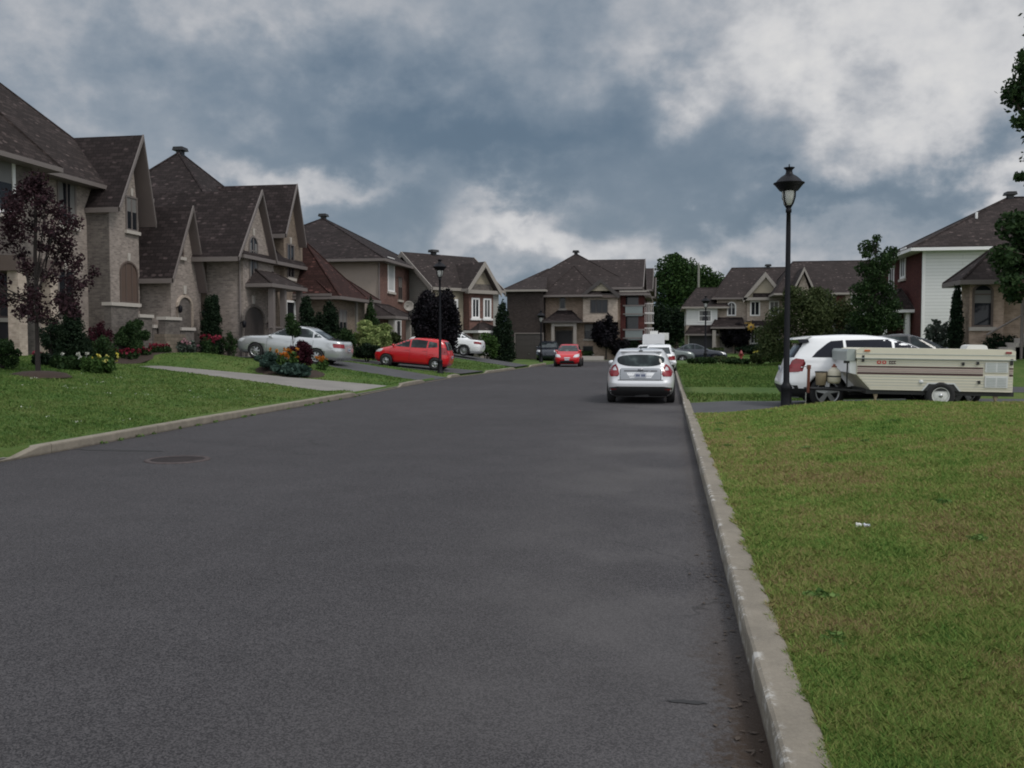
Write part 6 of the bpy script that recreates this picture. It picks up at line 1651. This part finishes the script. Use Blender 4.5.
x, y = L(812, 53); z0 = gz(x, y); H_ = topz(286, 53) - z0
g = random.Random(2); bl = []
for (a_, zz, r) in ((-2.6, .35, .9), (-1.7, .55, 1.2), (-.9, .80, 1.1), (-.2, .62, 1.5), (.6, .84, .9), (.9, .6, 1.4), (1.9, .66, 1.2), (2.6, .45, 1.1), (-2.2, .2, 1.2), (0, .3, 1.8), (2.0, .25, 1.5), (-1.4, .92, .5), (.1, .9, .6)):
    bl.append((a_ * CA, a_ * SA + g.uniform(-.8, .8), zz * H_, r * .85, r * .8, r * .72))
tree('willow', 'broad olive green willow behind the white sport utility car', 'tree', x, y, z0, 1.2, .12, bl, 'leaf_olive', 26250, 0.089, seed=17)
x, y = L(874, 44.0); z0 = gz(x, y); H_ = topz(236, 44) - z0
bl = []
for (px_, py_, r) in ((869, 248, .55), (880, 262, .6), (866, 268, .55), (888, 254, .42), (858, 290, .5), (874, 272, .6), (872, 284, .62), (884, 290, .62), (862, 300, .6), (878, 310, .75), (892, 305, .5), (858, 318, .6), (872, 326, .8), (890, 322, .6), (873, 240, .25), (864, 256, .25)):
    d = (px_ - 874) * 44 / F; bl.append((d * CA, d * SA + random.uniform(-.4, .4), topz(py_, 44) - z0, r, r, r * .8))
tree('leafy_tree', 'thin dark open-crowned tree in front of the red brick house', 'tree', x, y, z0, 1.6, .07, bl, 'leaf_dark', 9000, .085, 'bark_dark', seed=18)
x, y = L(855, 46); bush('shrub', 'dark shrub under the thin open-crowned tree', 'shrub', x, y, 1.0, .8, 2.0, 'leaf_black', 3850, 0.074, 90)
x, y = L(955.5, 34.3); cone_tree('cypress', 'narrow dark pointed cypress in front of the blank white wall', x, y, .34, topz(287, 34.3) - gz(x, y), 'leaf_black', 14000, .045, 19, power=.42)
x, y = L(938, 37.5); bush('shrub', 'pale grey-leaved open shrub left of the narrow cypress', 'shrub', x, y, .5, .5, topz(319, 37.5) - gz(x, y), 'leaf_grey', 650, .12, 91)
x, y = L(1000, 33.5); bush('shrub', 'low dark spiky plant at the foot of the outside stair', 'shrub', x, y, .6, .4, .95, 'leaf_black', 1575, 0.059, 92)

# --- hydrant, sun ornament, litter
x, y = L(741, 66); hyd = empty('fire_hydrant', (x, y, gz(x, y)), 0, 'dull red fire hydrant on the far right lawn', 'fire hydrant')
mb = MB(); mb.lathe([(.16, -.05), (.16, .04), (.1, .06), (.1, .5), (.14, .52), (.14, .56), (.11, .6), (.08, .7), (.03, .74), (.03, .79), (0, .8)], n=14); mb.build('barrel', 'hydrant_red', hyd)
mb = MB(); mb.tube([(-.19, 0, .42), (.19, 0, .42)], .055, 8); mb.build('nozzle', 'hydrant_red', hyd)
q = hitY(751, 327, 87.4); o = empty('sun_ornament', tuple(q), 0, 'yellow sun-shaped ornament with dark middle hanging under the bay roof', 'ornament')
mb = MB()
for k in range(8):
    t = k * math.pi / 4; mb.prism([(math.cos(t - .25) * .2, math.sin(t - .25) * .2), (math.cos(t) * .48, math.sin(t) * .48), (math.cos(t + .25) * .2, math.sin(t + .25) * .2)], 'y', 0, .03)
mb.lathe([(0, -.005), (.3, -.005), (.3, .035), (0, .035)], n=18, axis='y'); mb.build('rays', 'sign_yellow', o)
mb = MB(); mb.lathe([(0, -.02), (.11, -.015), (.12, -.006)], n=14, axis='y'); mb.build('middle', 'trim_brown', o)
mb = MB(); mb.tube([(0, .02, .3), (0, .02, .62)], .012, 5); mb.tube([(-.6, .03, .36), (0, .03, .36)], .03, 5); mb.build('hanger', 'sign_yellow', o)

q = hitG(863, 530); lt = empty('crushed_can', (q.x, q.y, q.z + .035), R(-8), 'crushed white and dark red drinks can lying in the near grass', 'litter')
def crumple(r, l, sd, x0):
    mb = MB(); gg = random.Random(sd); N_ = 12; prof = [(.2, 0), (.9, .02), (1, .12), (.8, .35), (.95, .6), (.7, .8), (.85, .97), (.2, 1)]
    vs = [(x0 + (u + gg.uniform(-.04, .04)) * l, math.cos(k / N_ * 6.283) * r * v * gg.uniform(.75, 1.15), math.sin(k / N_ * 6.283) * r * .62 * v * gg.uniform(.7, 1.2)) for v, u in prof for k in range(N_)]
    fs = [(i * N_ + k, i * N_ + (k + 1) % N_, (i + 1) * N_ + (k + 1) % N_, (i + 1) * N_ + k) for i in range(len(prof) - 1) for k in range(N_)] + [tuple(range(N_)), tuple((len(prof) - 1) * N_ + k for k in range(N_))]
    mb.add(vs, fs); return mb
crumple(.034, .05, 1, -.055).build('can_body', 'white_plastic', lt)
crumple(.033, .05, 3, .002).build('can_half', 'plate', lt)
mb = MB(); mb.tube([(.005, -.02, -.012), (.045, -.022, -.008)], .012, 6); mb.build('can_print', 'camper_maroon', lt)
# gutter litter
gg = np.random.default_rng(3); n = 260
Yl = 3 + 16 * gg.random(n) ** 1.6; Xl = .40 - np.abs(gg.normal(size=n)) * .09
lv = leaves('leaf_litter', 'bark', [(0, 0, 0, .001, .001, .001)], n, .022, seed=4, flat=.9)
co = np.zeros(n * 4 * 3); lv.data.vertices.foreach_get('co', co); co = co.reshape(n, 4, 3); co[:, :, 2] = np.abs(co[:, :, 2]) * .3 + .006
co[:, :, 0] += Xl[:, None]; co[:, :, 1] += Yl[:, None]; lv.data.vertices.foreach_set('co', co.ravel()); lv.data.update()
tag(lv, 'brown leaf scraps gathered along the foot of the right kerb', 'leaf litter', kind='stuff')

# ================================================================== grass blades
def vgz(X, Y):
    # bilinear lookup in a precomputed height table
    return None
def blades(name, m, n, x0, x1, y0, y1, f0, f1, h0, h1, wk, seed, label, keep, spread=1.1, pxr=(-80, 1110)):
    g = np.random.default_rng(seed)
    f = np.exp(g.uniform(math.log(f0), math.log(f1), n)); px_ = g.uniform(pxr[0], pxr[1], n)
    r = (px_ - 512) / F * f
    X = r * CA - f * SA; Y = r * SA + f * CA
    ok = (X > x0) & (X < x1) & (Y > y0) & (Y < y1)
    X, Y, f = X[ok], Y[ok], f[ok]
    # height table
    tx = np.arange(x0 - .5, x1 + .6, .25); ty = np.arange(y0 - .5, y1 + .6, .25)
    T = np.array([[gz(a, b_) for a in tx] for b_ in ty])
    ix = np.clip(((X - tx[0]) / .25), 0, len(tx) - 2); iy = np.clip(((Y - ty[0]) / .25), 0, len(ty) - 2)
    i0 = ix.astype(int); j0 = iy.astype(int); fx = ix - i0; fy = iy - j0
    Z = T[j0, i0] * (1 - fx) * (1 - fy) + T[j0, i0 + 1] * fx * (1 - fy) + T[j0 + 1, i0] * (1 - fx) * fy + T[j0 + 1, i0 + 1] * fx * fy
    ok = keep(X, Y); X, Y, Z, f = X[ok], Y[ok], Z[ok], f[ok]; n = len(X)
    clump = .5 + .5 * np.sin(X * 5.1 + 1.7 * np.sin(Y * 3.3)) * np.sin(Y * 4.3 + 2 * np.sin(X * 2.1))
    H = (h0 + (h1 - h0) * g.random(n)) * (.65 + .55 * clump)
    wd = wk * f * (.7 + .6 * g.random(n)) + .0012
    a = g.uniform(0, 6.283, n); lean = g.normal(size=(n, 2)) * .55 * H[:, None]
    P = np.stack([X, Y, Z - .008], 1)
    sd = np.stack([np.cos(a), np.sin(a), np.zeros(n)], 1) * wd[:, None] * .5
    mid = P + np.stack([lean[:, 0] * .35, lean[:, 1] * .35, H * .6], 1)
    tip = P + np.stack([lean[:, 0], lean[:, 1], H], 1)
    V = np.stack([P - sd, P + sd, mid + sd * .75, tip, mid - sd * .75], 1).reshape(-1, 3)
    me = bpy.data.meshes.new(name); me.vertices.add(5 * n); me.vertices.foreach_set('co', V.ravel())
    me.loops.add(5 * n); me.loops.foreach_set('vertex_index', np.arange(5 * n, dtype=np.int32))
    me.polygons.add(n); me.polygons.foreach_set('loop_start', np.arange(0, 5 * n, 5, dtype=np.int32)); me.polygons.foreach_set('loop_total', np.full(n, 5, dtype=np.int32))
    me.materials.append(M[m]); me.update(calc_edges=True)
    o = link(bpy.data.objects.new(name, me)); return tag(o, label, 'grass', kind='stuff')
def keep_r(X, Y):
    k = np.ones(len(X), bool)
    for d in DRIVES:
        if d[1] > 0: k &= ~((Y > d[3] + .03) & (Y < d[4] - .03) & (X < d[2]))
    return k & (X > .585 + .03 * np.sin(Y * 7) + .02 * np.sin(Y * 23))
KLY = np.array([p[0] for p in KL]); KLX = np.array([p[1] for p in KL])
def keep_l(X, Y):
    k = X < np.interp(Y, KLY, KLX) - .19
    for d in DRIVES:
        if d[1] < 0: k &= ~((Y > d[3] + .03) & (Y < d[4] - .03) & (X > d[1] + .05))
    return k & (X > -19.6)
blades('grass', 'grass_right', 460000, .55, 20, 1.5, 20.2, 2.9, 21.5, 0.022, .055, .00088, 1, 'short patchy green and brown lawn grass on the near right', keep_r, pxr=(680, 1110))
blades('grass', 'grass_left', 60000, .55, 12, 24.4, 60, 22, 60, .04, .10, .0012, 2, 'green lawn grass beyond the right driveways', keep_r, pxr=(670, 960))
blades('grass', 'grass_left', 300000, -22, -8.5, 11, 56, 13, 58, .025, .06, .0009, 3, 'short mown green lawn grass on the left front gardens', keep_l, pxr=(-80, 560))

g = np.random.default_rng(44)
wl = []
for k in range(16):
    Y = 4 + 15 * g.random() ** 1.4; X = .66 + (g.random() ** 2.2) * 3.5; wl.append((X, Y, gz(X, Y) + .02, .05 + .06 * g.random(), .05 + .06 * g.random(), .025))
leaf_mat('leaf_weed', (.07, .14, .035), (.14, .21, .065), .2)
tag(leaves('weed', 'leaf_weed', wl, 1300, .026, seed=6, flat=.5), 'small broad-leaved weeds scattered in the right lawn near the kerb', 'weeds', kind='stuff')
wl = []
for k in range(22):
    Y = 13 + 14 * g.random(); wl.append((kl(Y) + .02, Y, .015, .04 + .05 * g.random(), .08, .03))
tag(leaves('weed', 'leaf_weed', wl, 500, .03, seed=7), 'low weeds growing at the foot of the left kerb', 'weeds', kind='stuff')
wl = []
for k in range(40):
    p = at(g.uniform(20, 300), g.uniform(15, 24));
    if p[0] < kl(p[1]) - .6: wl.append((p[0], p[1], gz(*p) + .05, .16, .16, .02))
tag(leaves('clover', 'petal_white', wl, 150, .016, seed=8), 'tiny white clover heads in the left lawn', 'clover', kind='stuff')
